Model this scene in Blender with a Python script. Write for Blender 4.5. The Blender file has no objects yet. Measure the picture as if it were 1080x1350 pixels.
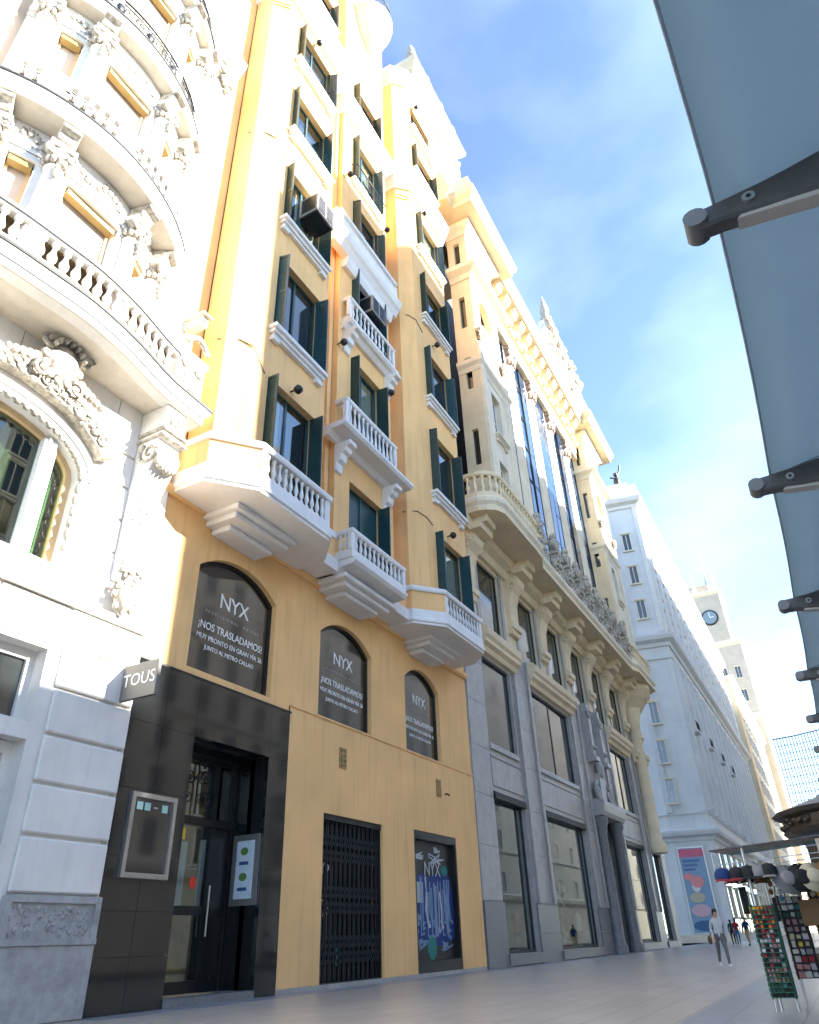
import bpy, bmesh, math, random
from mathutils import Vector, Matrix
R_ = math.radians
rnd = random.Random(7)
S = bpy.context.scene
COL = S.collection

# ------------------------------------------------------------------ camera
# X runs along the street, Y into the facades, Z up (1 unit ~ 1 m); the camera stands on the pavement
def setup_camera():
    f = 930.87                                  # focal length in pixels of a 1350 px high frame
    h = Vector((590, -545, -f)).normalized()    # street direction in camera axes
    u = Vector((-60, 1525, -f)).normalized()    # up direction in camera axes
    u = (u - h * u.dot(h)).normalized()
    y = u.cross(h)
    M = Matrix((h, y, u)).to_4x4()
    M.translation = (0, 0, 1.0)
    cd = bpy.data.cameras.new('camera'); co = bpy.data.objects.new('camera', cd)
    COL.objects.link(co); co.matrix_world = M
    cd.sensor_fit = 'VERTICAL'; cd.sensor_height = 36; cd.lens = f / 1350 * 36
    cd.clip_start = 0.05; cd.clip_end = 6000
    S.camera = co
setup_camera()

# ------------------------------------------------------------------ sky and sun
SUN_AZ, SUN_EL = 20.0, 24.0      # degrees: swing from the facade normal towards +X, height
def setup_light():
    w = bpy.data.worlds.new('World'); S.world = w; w.use_nodes = True
    nt = w.node_tree; N = nt.nodes; L = nt.links
    bg = N['Background']; bg.inputs[1].default_value = 0.052
    sky = N.new('ShaderNodeTexSky'); sky.sky_type = 'NISHITA'; sky.sun_disc = False
    sky.sun_elevation = R_(SUN_EL); sky.sun_rotation = R_(180 - SUN_AZ)
    sky.air_density = 0.75; sky.dust_density = 0.05; sky.ozone_density = 0.6; sky.altitude = 1200
    tc = N.new('ShaderNodeTexCoord')
    mp = N.new('ShaderNodeMapping'); mp.inputs['Scale'].default_value = (1.0, 1.6, 3.2)
    mp.inputs['Rotation'].default_value = (0.3, 0.2, 0.7)
    nz = N.new('ShaderNodeTexNoise'); nz.inputs['Scale'].default_value = 1.7; nz.inputs['Detail'].default_value = 5
    nz.inputs['Roughness'].default_value = 0.48; nz.inputs['Distortion'].default_value = 0.15
    rp = N.new('ShaderNodeMapRange'); rp.inputs[1].default_value = 0.42; rp.inputs[2].default_value = 0.78
    rp.inputs[3].default_value = 0.0; rp.inputs[4].default_value = 0.16
    mx = N.new('ShaderNodeMix'); mx.data_type = 'RGBA'
    mx.inputs['B'].default_value = (5.6, 6.6, 7.6, 1)
    L.new(tc.outputs['Generated'], mp.inputs[0]); L.new(mp.outputs[0], nz.inputs['Vector'])
    L.new(nz.outputs['Fac'], rp.inputs[0]); L.new(rp.outputs[0], mx.inputs['Factor'])
    L.new(sky.outputs[0], mx.inputs['A']); L.new(mx.outputs['Result'], bg.inputs[0])
    sd = bpy.data.lights.new('sun', 'SUN'); sd.energy = 2.1; sd.angle = R_(0.55); sd.color = (1, 0.95, 0.86)
    so = bpy.data.objects.new('sun', sd); COL.objects.link(so)
    a, e = R_(SUN_AZ), R_(SUN_EL)
    d = Vector((math.sin(a) * math.cos(e), -math.cos(a) * math.cos(e), math.sin(e)))
    so.rotation_euler = d.to_track_quat('Z', 'Y').to_euler(); so.location = (0, -40, 60)
    v = S.view_settings; v.view_transform = 'Standard'; v.look = 'None'; v.gamma = 1; v.exposure = 3.7
    v.use_curve_mapping = False
setup_light()
S.cycles.diffuse_bounces = 9; S.cycles.max_bounces = 14       # light keeps bouncing between the pale facades

# ------------------------------------------------------------------ materials
def mat(name, col, rough=0.7, var=0.12, scale=1.5, bump=0.0, bscale=40, metal=0.0, ior=1.45, col2=None, dirt=0.0, coat=0.0):
    m = bpy.data.materials.new(name); m.use_nodes = True
    nt = m.node_tree; N = nt.nodes; L = nt.links; b = N['Principled BSDF']
    b.inputs['Roughness'].default_value = rough; b.inputs['Metallic'].default_value = metal
    b.inputs['IOR'].default_value = ior
    if coat: b.inputs['Coat Weight'].default_value = coat; b.inputs['Coat Roughness'].default_value = 0.05
    tc = N.new('ShaderNodeTexCoord')
    geo = N.new('ShaderNodeNewGeometry')
    n1 = N.new('ShaderNodeTexNoise'); n1.inputs['Scale'].default_value = scale; n1.inputs['Detail'].default_value = 7
    n1.inputs['Roughness'].default_value = 0.62
    L.new(geo.outputs['Position'], n1.inputs['Vector'])
    c2 = col2 or tuple(c * (1 - var * 1.6) for c in col)
    mx = N.new('ShaderNodeMix'); mx.data_type = 'RGBA'
    mx.inputs['A'].default_value = (*c2, 1); mx.inputs['B'].default_value = (*col, 1)
    mr = N.new('ShaderNodeMapRange'); mr.inputs[1].default_value = 0.3; mr.inputs[2].default_value = 0.65
    L.new(n1.outputs['Fac'], mr.inputs[0]); L.new(mr.outputs[0], mx.inputs['Factor'])
    out = mx.outputs['Result']
    if dirt:                                     # vertical weather streaks with a shape of their own
        mp = N.new('ShaderNodeMapping'); mp.inputs['Scale'].default_value = (3.2, 3.2, 0.22)
        L.new(geo.outputs['Position'], mp.inputs[0])
        n3 = N.new('ShaderNodeTexNoise'); n3.inputs['Scale'].default_value = 1.6; n3.inputs['Detail'].default_value = 6
        L.new(mp.outputs[0], n3.inputs['Vector'])
        m3 = N.new('ShaderNodeMapRange'); m3.inputs[1].default_value = 0.52; m3.inputs[2].default_value = 0.78
        m3.inputs[3].default_value = 0; m3.inputs[4].default_value = dirt
        L.new(n3.outputs['Fac'], m3.inputs[0])
        mx2 = N.new('ShaderNodeMix'); mx2.data_type = 'RGBA'
        L.new(m3.outputs[0], mx2.inputs['Factor']); L.new(out, mx2.inputs['A'])
        mx2.inputs['B'].default_value = (*[c * 0.55 for c in col], 1); out = mx2.outputs['Result']
    L.new(out, b.inputs['Base Color'])
    n4 = N.new('ShaderNodeMapRange'); n4.inputs[3].default_value = max(0.02, rough - 0.08); n4.inputs[4].default_value = min(1, rough + 0.08)
    L.new(n1.outputs['Fac'], n4.inputs[0]); L.new(n4.outputs[0], b.inputs['Roughness'])
    if bump:
        n2 = N.new('ShaderNodeTexNoise'); n2.inputs['Scale'].default_value = bscale; n2.inputs['Detail'].default_value = 5
        L.new(geo.outputs['Position'], n2.inputs['Vector'])
        bp = N.new('ShaderNodeBump'); bp.inputs['Strength'].default_value = bump; bp.inputs['Distance'].default_value = 0.02
        L.new(n2.outputs['Fac'], bp.inputs['Height']); L.new(bp.outputs[0], b.inputs['Normal'])
    return m

def glass_clear(name, tint=(0.8, 0.86, 0.84), ior=1.6):
    m = bpy.data.materials.new(name); m.use_nodes = True
    nt = m.node_tree; N = nt.nodes; L = nt.links
    for n in list(N):
        if n.type == 'BSDF_PRINCIPLED': N.remove(n)
    out = [n for n in N if n.type == 'OUTPUT_MATERIAL'][0]
    t = N.new('ShaderNodeBsdfTransparent'); t.inputs[0].default_value = (*tint, 1)
    g = N.new('ShaderNodeBsdfGlossy'); g.inputs['Roughness'].default_value = 0.015; g.inputs[0].default_value = (0.95, 0.98, 1, 1)
    lw = N.new('ShaderNodeLayerWeight'); pw = N.new('ShaderNodeMath'); pw.operation = 'POWER'; pw.inputs[1].default_value = 4.0
    fr = N.new('ShaderNodeMath'); fr.operation = 'MULTIPLY_ADD'; fr.inputs[1].default_value = 0.85; fr.inputs[2].default_value = ((ior - 1) / (ior + 1)) ** 2
    L.new(lw.outputs['Facing'], pw.inputs[0]); L.new(pw.outputs[0], fr.inputs[0])
    geo = N.new('ShaderNodeNewGeometry'); nz = N.new('ShaderNodeTexNoise'); nz.inputs['Scale'].default_value = 0.5
    bp = N.new('ShaderNodeBump'); bp.inputs['Strength'].default_value = 0.04; bp.inputs['Distance'].default_value = 0.05
    L.new(geo.outputs['Position'], nz.inputs['Vector']); L.new(nz.outputs['Fac'], bp.inputs['Height'])
    L.new(bp.outputs[0], g.inputs['Normal'])
    mx = N.new('ShaderNodeMixShader'); L.new(fr.outputs[0], mx.inputs[0]); L.new(t.outputs[0], mx.inputs[1]); L.new(g.outputs[0], mx.inputs[2])
    L.new(mx.outputs[0], out.inputs[0])
    return m

def tile_mat(name, c1, c2, mortar, sx, sz, rough, ior=1.5, bump=0.3, off=0.5):
    m = mat(name, c1, rough, 0.1, 2.0, ior=ior); nt = m.node_tree; N = nt.nodes; L = nt.links; b = N['Principled BSDF']
    geo = N.new('ShaderNodeNewGeometry'); bk = N.new('ShaderNodeTexBrick'); bk.offset = off
    bk.inputs['Color1'].default_value = (*c1, 1); bk.inputs['Color2'].default_value = (*c2, 1); bk.inputs['Mortar'].default_value = (*mortar, 1)
    bk.inputs['Scale'].default_value = 1; bk.inputs['Mortar Size'].default_value = 0.012
    bk.inputs['Brick Width'].default_value = sx; bk.inputs['Row Height'].default_value = sz
    L.new(geo.outputs['Position'], bk.inputs['Vector'])
    nz = N.new('ShaderNodeTexNoise'); nz.inputs['Scale'].default_value = 0.9; nz.inputs['Detail'].default_value = 8
    L.new(geo.outputs['Position'], nz.inputs['Vector'])
    mr = N.new('ShaderNodeMapRange'); mr.inputs[1].default_value = 0.3; mr.inputs[2].default_value = 0.7; mr.inputs[3].default_value = 0.9; mr.inputs[4].default_value = 1.05
    L.new(nz.outputs['Fac'], mr.inputs[0])
    mx = N.new('ShaderNodeMix'); mx.data_type = 'RGBA'; mx.blend_type = 'MULTIPLY'; mx.inputs['Factor'].default_value = 1
    L.new(bk.outputs['Color'], mx.inputs['A']); L.new(mr.outputs[0], mx.inputs['B']); L.new(mx.outputs['Result'], b.inputs['Base Color'])
    bp = N.new('ShaderNodeBump'); bp.inputs['Strength'].default_value = bump; bp.inputs['Distance'].default_value = 0.01; bp.invert = True
    for l in list(b.inputs['Roughness'].links): L.remove(l)
    b.inputs['Roughness'].default_value = rough
    L.new(bk.outputs['Fac'], bp.inputs['Height']); L.new(bp.outputs[0], b.inputs['Normal'])
    return m

M = {}
M['yellow'] = mat('yellow_plaster', (0.88, 0.545, 0.235), 0.82, 0.1, 0.45, 0.25, 30, dirt=0.42)
M['yellow2'] = mat('pale_yellow_plaster', (0.86, 0.58, 0.28), 0.82, 0.07, 0.9, 0.3, 26, dirt=0.12)
M['white'] = mat('white_paint', (0.76, 0.75, 0.73), 0.62, 0.07, 1.1, 0.18, 26, dirt=0.2)
M['stucco'] = mat('white_stucco', (0.78, 0.755, 0.71), 0.7, 0.09, 0.9, 0.25, 22, dirt=0.22)
M['slab'] = mat('slab_bounce_tan', (0.66, 0.60, 0.50), 0.75, 0.12, 1.0, 0.3, 20, dirt=0.3)  # tan of warm bounced light painted into the slab undersides
M['carved'] = mat('carved_stone', (0.60, 0.55, 0.46), 0.75, 0.16, 7.0, 0.5, 18, col2=(0.13, 0.11, 0.085), dirt=0.3)
M['cream'] = mat('cream_stone', (0.76, 0.64, 0.43), 0.75, 0.1, 0.8, 0.3, 18, dirt=0.25)
M['cream2'] = mat('pale_cream_stone', (0.78, 0.71, 0.55), 0.75, 0.1, 0.8, 0.3, 18, dirt=0.25)
M['grey'] = mat('grey_granite', (0.40, 0.385, 0.365), 0.38, 0.16, 2.2, 0.15, 60, dirt=0.3)
M['grey2'] = mat('dark_grey_granite', (0.2, 0.205, 0.21), 0.32, 0.25, 9, 0.15, 60)
M['greywall'] = mat('pale_grey_render', (0.68, 0.695, 0.69), 0.75, 0.08, 0.4, 0.2, 10, dirt=0.2)
M['towerstone'] = mat('tower_stone', (0.52, 0.46, 0.38), 0.8, 0.12, 0.3, 0.2, 6)
M['basestone'] = mat('weathered_base_stone', (0.42, 0.42, 0.41), 0.8, 0.22, 3, 0.7, 14, dirt=0.5)
M['black'] = mat('black_polished_granite', (0.010, 0.012, 0.014), 0.04, 0.5, 30, ior=1.8)
M['blackpaint'] = mat('black_paint', (0.014, 0.014, 0.015), 0.3, 0.2, 4)
M['iron'] = mat('dark_iron', (0.02, 0.021, 0.023), 0.42, 0.3, 12, 0.2, 40)
M['steel'] = mat('brushed_steel', (0.55, 0.54, 0.52), 0.35, 0.1, 8, metal=0.9)
M['teal'] = mat('teal_shutter_paint', (0.022, 0.075, 0.085), 0.35, 0.25, 5, 0.1, 40)
M['greendoor'] = mat('green_shutter_paint', (0.02, 0.055, 0.048), 0.4, 0.25, 5, 0.1, 40)
M['glass'] = mat('dark_window_glass', (0.022, 0.028, 0.03), 0.04, 0.3, 0.6, ior=2.0)
M['glassblue'] = mat('leaded_window_glass', (0.02, 0.06, 0.13), 0.05, 0.3, 0.8, 0.08, 1.2, ior=2.6)
M['glassnyx'] = mat('smoked_window_glass', (0.010, 0.010, 0.010), 0.03, 0.2, 0.6, ior=2.1)
M['clear'] = glass_clear('shop_glass', ior=2.0)
M['clearg'] = glass_clear('green_shop_glass', (0.62, 0.72, 0.6), 1.9)
M['blind'] = mat('pale_blind', (0.58, 0.49, 0.40), 0.8, 0.03, 1.2)
M['ochre'] = mat('ochre_bounce', (0.36, 0.25, 0.09), 0.6, 0.12, 2)  # gold of bounced light under the lintels, painted as ochre
M['wood'] = mat('varnished_wood', (0.33, 0.17, 0.06), 0.4, 0.25, 3, 0.1, 20)
M['creamwood'] = mat('cream_painted_wood', (0.72, 0.5, 0.26), 0.5, 0.1, 2)
M['interior'] = mat('shop_interior', (0.28, 0.25, 0.21), 0.8, 0.2, 1)
M['interiordark'] = mat('dark_interior', (0.035, 0.03, 0.026), 0.6, 0.2, 1)
M['amber'] = mat('amber_interior_panel', (0.42, 0.24, 0.06), 0.4, 0.3, 2)
M['vinyl'] = mat('white_vinyl_lettering', (0.85, 0.86, 0.85), 0.5, 0.0)
M['vinylg'] = mat('grey_vinyl_lettering', (0.42, 0.42, 0.41), 0.5, 0.0)
M['signgrey'] = mat('grey_sign_panel', (0.17, 0.16, 0.145), 0.45, 0.1, 3)
M['aircon'] = mat('aircon_casing', (0.34, 0.32, 0.28), 0.5, 0.2, 5)
M['cloth_awn'] = mat('awning_fabric', (0.17, 0.25, 0.30), 0.75, 0.06, 1.2, 0.3, 90)
M['armgrey'] = mat('anodised_arm', (0.085, 0.08, 0.075), 0.38, 0.2, 6, 0.1, 60)
M['armlight'] = mat('arm_trim', (0.42, 0.38, 0.33), 0.45, 0.1, 6)
M['gapshade'] = mat('gap_shade', (0.13, 0.085, 0.035), 0.8, 0.3, 9)  # dark colour painting the shade seen between balusters
M['flashing'] = mat('lead_flashing', (0.05, 0.05, 0.048), 0.6, 0.3, 6)
M['leadroof'] = mat('lead_roof', (0.16, 0.17, 0.18), 0.5, 0.2, 1)
M['bronze'] = mat('dark_bronze', (0.07, 0.055, 0.04), 0.45, 0.3, 7, 0.5, 24)
M['asphalt'] = mat('asphalt', (0.05, 0.05, 0.052), 0.85, 0.2, 2, 0.5, 60)
M['pave'] = tile_mat('pavement_slabs', (0.44, 0.39, 0.335), (0.39, 0.35, 0.305), (0.24, 0.21, 0.185), 1.2, 0.6, 0.34, 1.5)
M['paveblue'] = tile_mat('bluish_slabs', (0.25, 0.27, 0.295), (0.23, 0.25, 0.275), (0.15, 0.16, 0.17), 0.9, 0.9, 0.3, 1.5, off=0)
M['kerb'] = mat('granite_kerb', (0.3, 0.3, 0.3), 0.6, 0.2, 5, 0.4, 30)
M['skin'] = mat('skin', (0.45, 0.26, 0.18), 0.55, 0.05)
M['ground'] = mat('far_ground', (0.12, 0.12, 0.11), 0.9, 0.2, 0.1)
def fabric_mat():
    m = mat('awning_fabric', (0.34, 0.42, 0.47), 0.8, 0.09, 1.6, 0.4, 140, dirt=0.12); nt = m.node_tree; N = nt.nodes; L = nt.links; b = N['Principled BSDF']
    t = N.new('ShaderNodeBsdfTranslucent'); t.inputs[0].default_value = (0.44, 0.55, 0.62, 1); mx = N.new('ShaderNodeMixShader'); mx.inputs[0].default_value = 0.6
    out = [n for n in N if n.type == 'OUTPUT_MATERIAL'][0]; L.new(b.outputs[0], mx.inputs[1]); L.new(t.outputs[0], mx.inputs[2]); L.new(mx.outputs[0], out.inputs[0]); return m
M['cloth_awn'] = fabric_mat()
def flat(name, c, rough=0.6):
    if name not in M: M[name] = mat(name, c, rough, 0.08, 6)
    return M[name]

# ------------------------------------------------------------------ mesh helpers
class Fr:
    """A facade frame: u runs along the wall, w out of it (towards the street), z up."""
    def __init__(s, ox, oy, ang=0.0): s.ox, s.oy, s.a = ox, oy, ang; s.c, s.s = math.cos(ang), math.sin(ang)
    def __call__(s, u, w, z): return (s.ox + u * s.c + w * s.s, s.oy + u * s.s - w * s.c, z)
W0 = Fr(0, 0, 0)
def arcpts(a, b, e, r, seg=False, n=12):
    cu, hw = (a + b) / 2, (b - a) / 2
    if not seg: return [(cu + hw * math.cos(math.pi * k / n), e - r + r * math.sin(math.pi * k / n)) for k in range(n + 1)]
    R = (hw * hw + r * r) / (2 * r); t = math.asin(hw / R)
    return [(cu + R * math.sin(t - 2 * t * k / n), e - R + R * math.cos(t - 2 * t * k / n)) for k in range(n + 1)]
class MB:
    def __init__(s): s.v = []; s.f = []; s.sm = []
    def add(s, vs, fs, smooth=False):
        o = len(s.v); s.v += [tuple(p) for p in vs]; s.f += [tuple(i + o for i in f) for f in fs]; s.sm += [smooth] * len(fs); return s
    def box(s, u0, u1, w0, w1, z0, z1, F=None):
        F = F or (lambda u, w, z: (u, w, z))
        vs = [F(u, w, z) for z in (z0, z1) for w in (w0, w1) for u in (u0, u1)]
        return s.add(vs, [(0, 1, 3, 2), (4, 6, 7, 5), (0, 4, 5, 1), (2, 3, 7, 6), (0, 2, 6, 4), (1, 5, 7, 3)])
    def prism(s, poly, w0, w1, F):           # polygon in the wall plane (u,z)
        n = len(poly); vs = [F(u, w0, z) for u, z in poly] + [F(u, w1, z) for u, z in poly]
        return s.add(vs, [tuple(range(n)), tuple(range(2 * n - 1, n - 1, -1))] + [(i, (i + 1) % n, n + (i + 1) % n, n + i) for i in range(n)])
    def prof(s, poly, u0, u1, F):            # profile (w,z) run along u
        n = len(poly); vs = [F(u0, w, z) for w, z in poly] + [F(u1, w, z) for w, z in poly]
        return s.add(vs, [tuple(range(n)), tuple(range(2 * n - 1, n - 1, -1))] + [(i, (i + 1) % n, n + (i + 1) % n, n + i) for i in range(n)])
    def plan(s, poly, z0, z1):
        n = len(poly); vs = [(x, y, z0) for x, y in poly] + [(x, y, z1) for x, y in poly]
        return s.add(vs, [tuple(range(n)), tuple(range(2 * n - 1, n - 1, -1))] + [(i, (i + 1) % n, n + (i + 1) % n, n + i) for i in range(n)])
    def sweep(s, path, prof, smooth=False):  # profile (w,z) swept along a plan polyline, outward = right of travel
        n = len(path); k = len(prof); P = [Vector(p) for p in path]; vs = []
        for i in range(n):
            d0 = (P[i] - P[i - 1]).normalized() if i else None
            d1 = (P[i + 1] - P[i]).normalized() if i < n - 1 else None
            if d0 is None: d0 = d1
            if d1 is None: d1 = d0
            n0 = Vector((d0.y, -d0.x)); n1 = Vector((d1.y, -d1.x)); m = (n0 + n1)
            m = m / max(0.15, m.dot(n0)) if m.length > 1e-6 else n0
            vs += [(P[i].x + m.x * w, P[i].y + m.y * w, z) for w, z in prof]
        fs = [(i * k + j, i * k + (j + 1) % k, (i + 1) * k + (j + 1) % k, (i + 1) * k + j) for i in range(n - 1) for j in range(k)]
        fs += [tuple(range(k)), tuple(range((n - 1) * k + k - 1, (n - 1) * k - 1, -1))]
        return s.add(vs, fs, smooth)
    def lathe(s, prof, c=(0, 0, 0), n=10, smooth=True, a0=0.0, a1=2 * math.pi):
        full = abs(a1 - a0 - 2 * math.pi) < 1e-6; k = len(prof); m = n if full else n + 1; vs = []
        for i in range(m):
            a = a0 + (a1 - a0) * i / n
            vs += [(c[0] + r * math.cos(a), c[1] + r * math.sin(a), c[2] + z) for r, z in prof]
        fs = [(i * k + j, ((i + 1) % m) * k + j, ((i + 1) % m) * k + j + 1, i * k + j + 1) for i in range(n) for j in range(k - 1)]
        s.add(vs, fs, smooth)
        if full:
            for j in (0, k - 1):
                if prof[j][0] > 1e-4: s.add([vs[i * k + j] for i in range(m)], [tuple(range(m))])
        return s
    def tube(s, pts, r, n=6, rs=None, caps=True):
        P = [Vector(p) for p in pts]; vs = []; m = len(P); up = Vector((0.12, 0.2, 1))
        for i in range(m):
            d = (P[min(i + 1, m - 1)] - P[max(i - 1, 0)]).normalized()
            a = d.cross(up); a = a.normalized() if a.length > 1e-3 else d.cross(Vector((1, 0, 0))).normalized()
            b = d.cross(a); rr = rs[i] if rs else r
            vs += [P[i] + (a * math.cos(2 * math.pi * j / n) + b * math.sin(2 * math.pi * j / n)) * rr for j in range(n)]
        fs = [(i * n + j, i * n + (j + 1) % n, (i + 1) * n + (j + 1) % n, (i + 1) * n + j) for i in range(m - 1) for j in range(n)]
        s.add(vs, fs, True)
        if caps: s.add([vs[j] for j in range(n)], [tuple(range(n))]); s.add([vs[(m - 1) * n + j] for j in range(n)], [tuple(range(n))])
        return s
    def ball(s, c, r, n=7, m=5):
        if not hasattr(r, '__len__'): r = (r, r, r)
        vs = [(c[0], c[1], c[2] + r[2])]
        for i in range(1, m):
            t = math.pi * i / m
            vs += [(c[0] + r[0] * math.sin(t) * math.cos(2 * math.pi * j / n), c[1] + r[1] * math.sin(t) * math.sin(2 * math.pi * j / n), c[2] + r[2] * math.cos(t)) for j in range(n)]
        vs.append((c[0], c[1], c[2] - r[2])); e = len(vs) - 1
        fs = [(0, 1 + j, 1 + (j + 1) % n) for j in range(n)]
        for i in range(m - 2): fs += [(1 + i * n + j, 1 + (i + 1) * n + j, 1 + (i + 1) * n + (j + 1) % n, 1 + i * n + (j + 1) % n) for j in range(n)]
        fs += [(e, 1 + (m - 2) * n + (j + 1) % n, 1 + (m - 2) * n + j) for j in range(n)]
        return s.add(vs, fs, True)
    def wall(s, F, u0, u1, z0, z1, d, holes, w=0.0):
        """Front skin of a wall at w with openings (u0,u1,z0,z1[,rise]) and reveals d deep."""
        us = sorted({u0, u1, *[h[0] for h in holes], *[h[1] for h in holes]}); us = [u for u in us if u0 <= u <= u1]
        zs = sorted({z0, z1, *[h[2] for h in holes], *[h[3] for h in holes]}); zs = [z for z in zs if z0 <= z <= z1]
        for i in range(len(us) - 1):
            for j in range(len(zs) - 1):
                cu, cz = (us[i] + us[i + 1]) / 2, (zs[j] + zs[j + 1]) / 2
                if any(h[0] < cu < h[1] and h[2] < cz < h[3] for h in holes): continue
                s.add([F(us[i], w, zs[j]), F(us[i + 1], w, zs[j]), F(us[i + 1], w, zs[j + 1]), F(us[i], w, zs[j + 1])], [(0, 1, 2, 3)])
        for h in holes:
            a, b, c, e = h[:4]; r = h[4] if len(h) > 4 else 0
            loop = [(a, c), (b, c)]
            if r:
                n = 12; cu, hw = (a + b) / 2, (b - a) / 2
                arc = arcpts(a, b, e, r, len(h) > 5, n)
                for k in range(n):
                    (x1, y1), (x2, y2) = arc[k], arc[k + 1]
                    s.add([F(x1, w, y1), F(x1, w, e), F(x2, w, e), F(x2, w, y2)], [(0, 1, 2, 3)])
                loop += arc
            else: loop += [(b, e), (a, e)]
            for k in range(len(loop)):
                p, q = loop[k], loop[(k + 1) % len(loop)]
                if abs(p[0] - q[0]) + abs(p[1] - q[1]) < 1e-6: continue
                s.add([F(p[0], w, p[1]), F(q[0], w, q[1]), F(q[0], w - d, q[1]), F(p[0], w - d, p[1])], [(0, 1, 2, 3)])
        return s
    def mesh(s, name, fix=True):
        me = bpy.data.meshes.new(name); me.from_pydata(s.v, [], s.f); me.update()
        if fix:
            bm = bmesh.new(); bm.from_mesh(me); bmesh.ops.recalc_face_normals(bm, faces=bm.faces); bm.to_mesh(me); bm.free()
        me.polygons.foreach_set('use_smooth', s.sm); me.update()
        return me
    def obj(s, name, m, parent=None, fix=True, bevel=0.0):
        o = link(name, s.mesh(name, fix), m, parent)
        if bevel:
            b = o.modifiers.new('bevel', 'BEVEL'); b.width = bevel; b.segments = 1; b.limit_method = 'ANGLE'; b.angle_limit = R_(40)
        return o
def par(o, p):
    if p is None: return o
    o.parent = p
    if p.type == 'EMPTY' and not p.get('local'): o.matrix_parent_inverse = Matrix.Translation(-p.location)
    return o
def link(name, me, m, parent=None):
    o = bpy.data.objects.new(name, me)
    if m is not None and not me.materials: me.materials.append(m)
    COL.objects.link(o); return par(o, parent)
def inst(name, me, parent, loc, rz=0.0, scale=None, rot=None):
    o = bpy.data.objects.new(name, me); COL.objects.link(o); o.location = loc
    o.rotation_euler = rot if rot else (0, 0, rz)
    if scale: o.scale = scale
    return par(o, parent)
def thing(name, label, cat, loc=(0, 0, 0), group=None, local=False):
    o = bpy.data.objects.new(name, None); COL.objects.link(o); o.location = loc; o.empty_display_size = 0.3
    o['label'] = label; o['category'] = cat
    if group: o['group'] = group
    if local: o['local'] = 1
    return o
def tag(o, label, cat, group=None):
    o['label'] = label; o['category'] = cat
    if group: o['group'] = group
    return o
def struct(o): o['kind'] = 'structure'; return o
def smooth_path(pts, n=6):
    out = []; P = [Vector(p) for p in pts]
    for i in range(len(P) - 1):
        p0, p1, p2, p3 = P[max(i - 1, 0)], P[i], P[i + 1], P[min(i + 2, len(P) - 1)]
        for k in range(n):
            t = k / n
            out.append(0.5 * ((2 * p1) + (p2 - p0) * t + (2 * p0 - 5 * p1 + 4 * p2 - p3) * t * t + (3 * p1 - p0 - 3 * p2 + p3) * t ** 3))
    out.append(P[-1]); return [tuple(p) for p in out]
def along(path, step, off0=0.0, off1=0.0):
    """Points (x,y,angle) at even steps along a plan polyline."""
    P = [Vector(p) for p in path]; L = [(P[i + 1] - P[i]).length for i in range(len(P) - 1)]; T = sum(L) - off0 - off1
    n = max(1, round(T / step)); out = []
    for k in range(n):
        d = off0 + T * (k + 0.5) / n; i = 0
        while i < len(L) - 1 and d > L[i]: d -= L[i]; i += 1
        q = P[i].lerp(P[i + 1], d / L[i]); e = P[i + 1] - P[i]
        out.append((q.x, q.y, math.atan2(e.y, e.x)))
    return out
def offset(path, w):
    n = len(path); P = [Vector(p) for p in path]; out = []
    for i in range(n):
        d0 = (P[i] - P[i - 1]).normalized() if i else (P[1] - P[0]).normalized()
        d1 = (P[i + 1] - P[i]).normalized() if i < n - 1 else d0
        n0 = Vector((d0.y, -d0.x)); n1 = Vector((d1.y, -d1.x)); m = n0 + n1; m = m / max(0.15, m.dot(n0))
        out.append((P[i].x + m.x * w, P[i].y + m.y * w))
    return out
def text_mesh(body, size, extrude=0.004, spacing=1.0, shear=0.0):
    cu = bpy.data.curves.new('lettering', 'FONT'); cu.body = body; cu.size = size; cu.extrude = extrude
    cu.align_x = 'CENTER'; cu.align_y = 'CENTER'; cu.space_character = spacing; cu.shear = shear; cu.resolution_u = 3
    o = bpy.data.objects.new('lettering', cu); COL.objects.link(o)
    dg = bpy.context.evaluated_depsgraph_get(); me = bpy.data.meshes.new_from_object(o.evaluated_get(dg))
    bpy.data.objects.remove(o); bpy.data.curves.remove(cu)
    return me
def text(name, body, size, F, u, w, z, m, parent, sx=1.0, **k):
    me = text_mesh(body, size, **k); me.materials.clear(); me.materials.append(m)
    o = inst(name, me, parent, F(u, w, z), rot=(math.pi / 2, 0, F.a)); o.scale = (sx, 1, 1); o['kind'] = 'stuff'
    return o
def scroll(mb, F, u, w, z, r, th, turns=1.6, flip=1, a0=0.0, n=16):
    pts = []; rs = []
    for i in range(n + 1):
        t = i / n; a = a0 + flip * 2 * math.pi * turns * t; q = r * (1 - 0.85 * t)
        pts.append(F(u + q * math.cos(a), w, z + q * math.sin(a))); rs.append(th * (1 - 0.45 * t))
    mb.tube(pts, th, 5, rs); mb.ball(F(u, w, z), th * 1.2, 6, 4)
def leaves(mb, F, u0, u1, z0, z1, w, n, s, seed=0):
    r = random.Random(seed)
    for i in range(n):
        a = r.uniform(0.5, 1.2) * s
        mb.ball(F(r.uniform(u0, u1), w + r.uniform(-0.3, 0.5) * s, r.uniform(z0, z1)), (a, a * 0.7, a * r.uniform(0.7, 1.5)), 6, 4)

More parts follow.
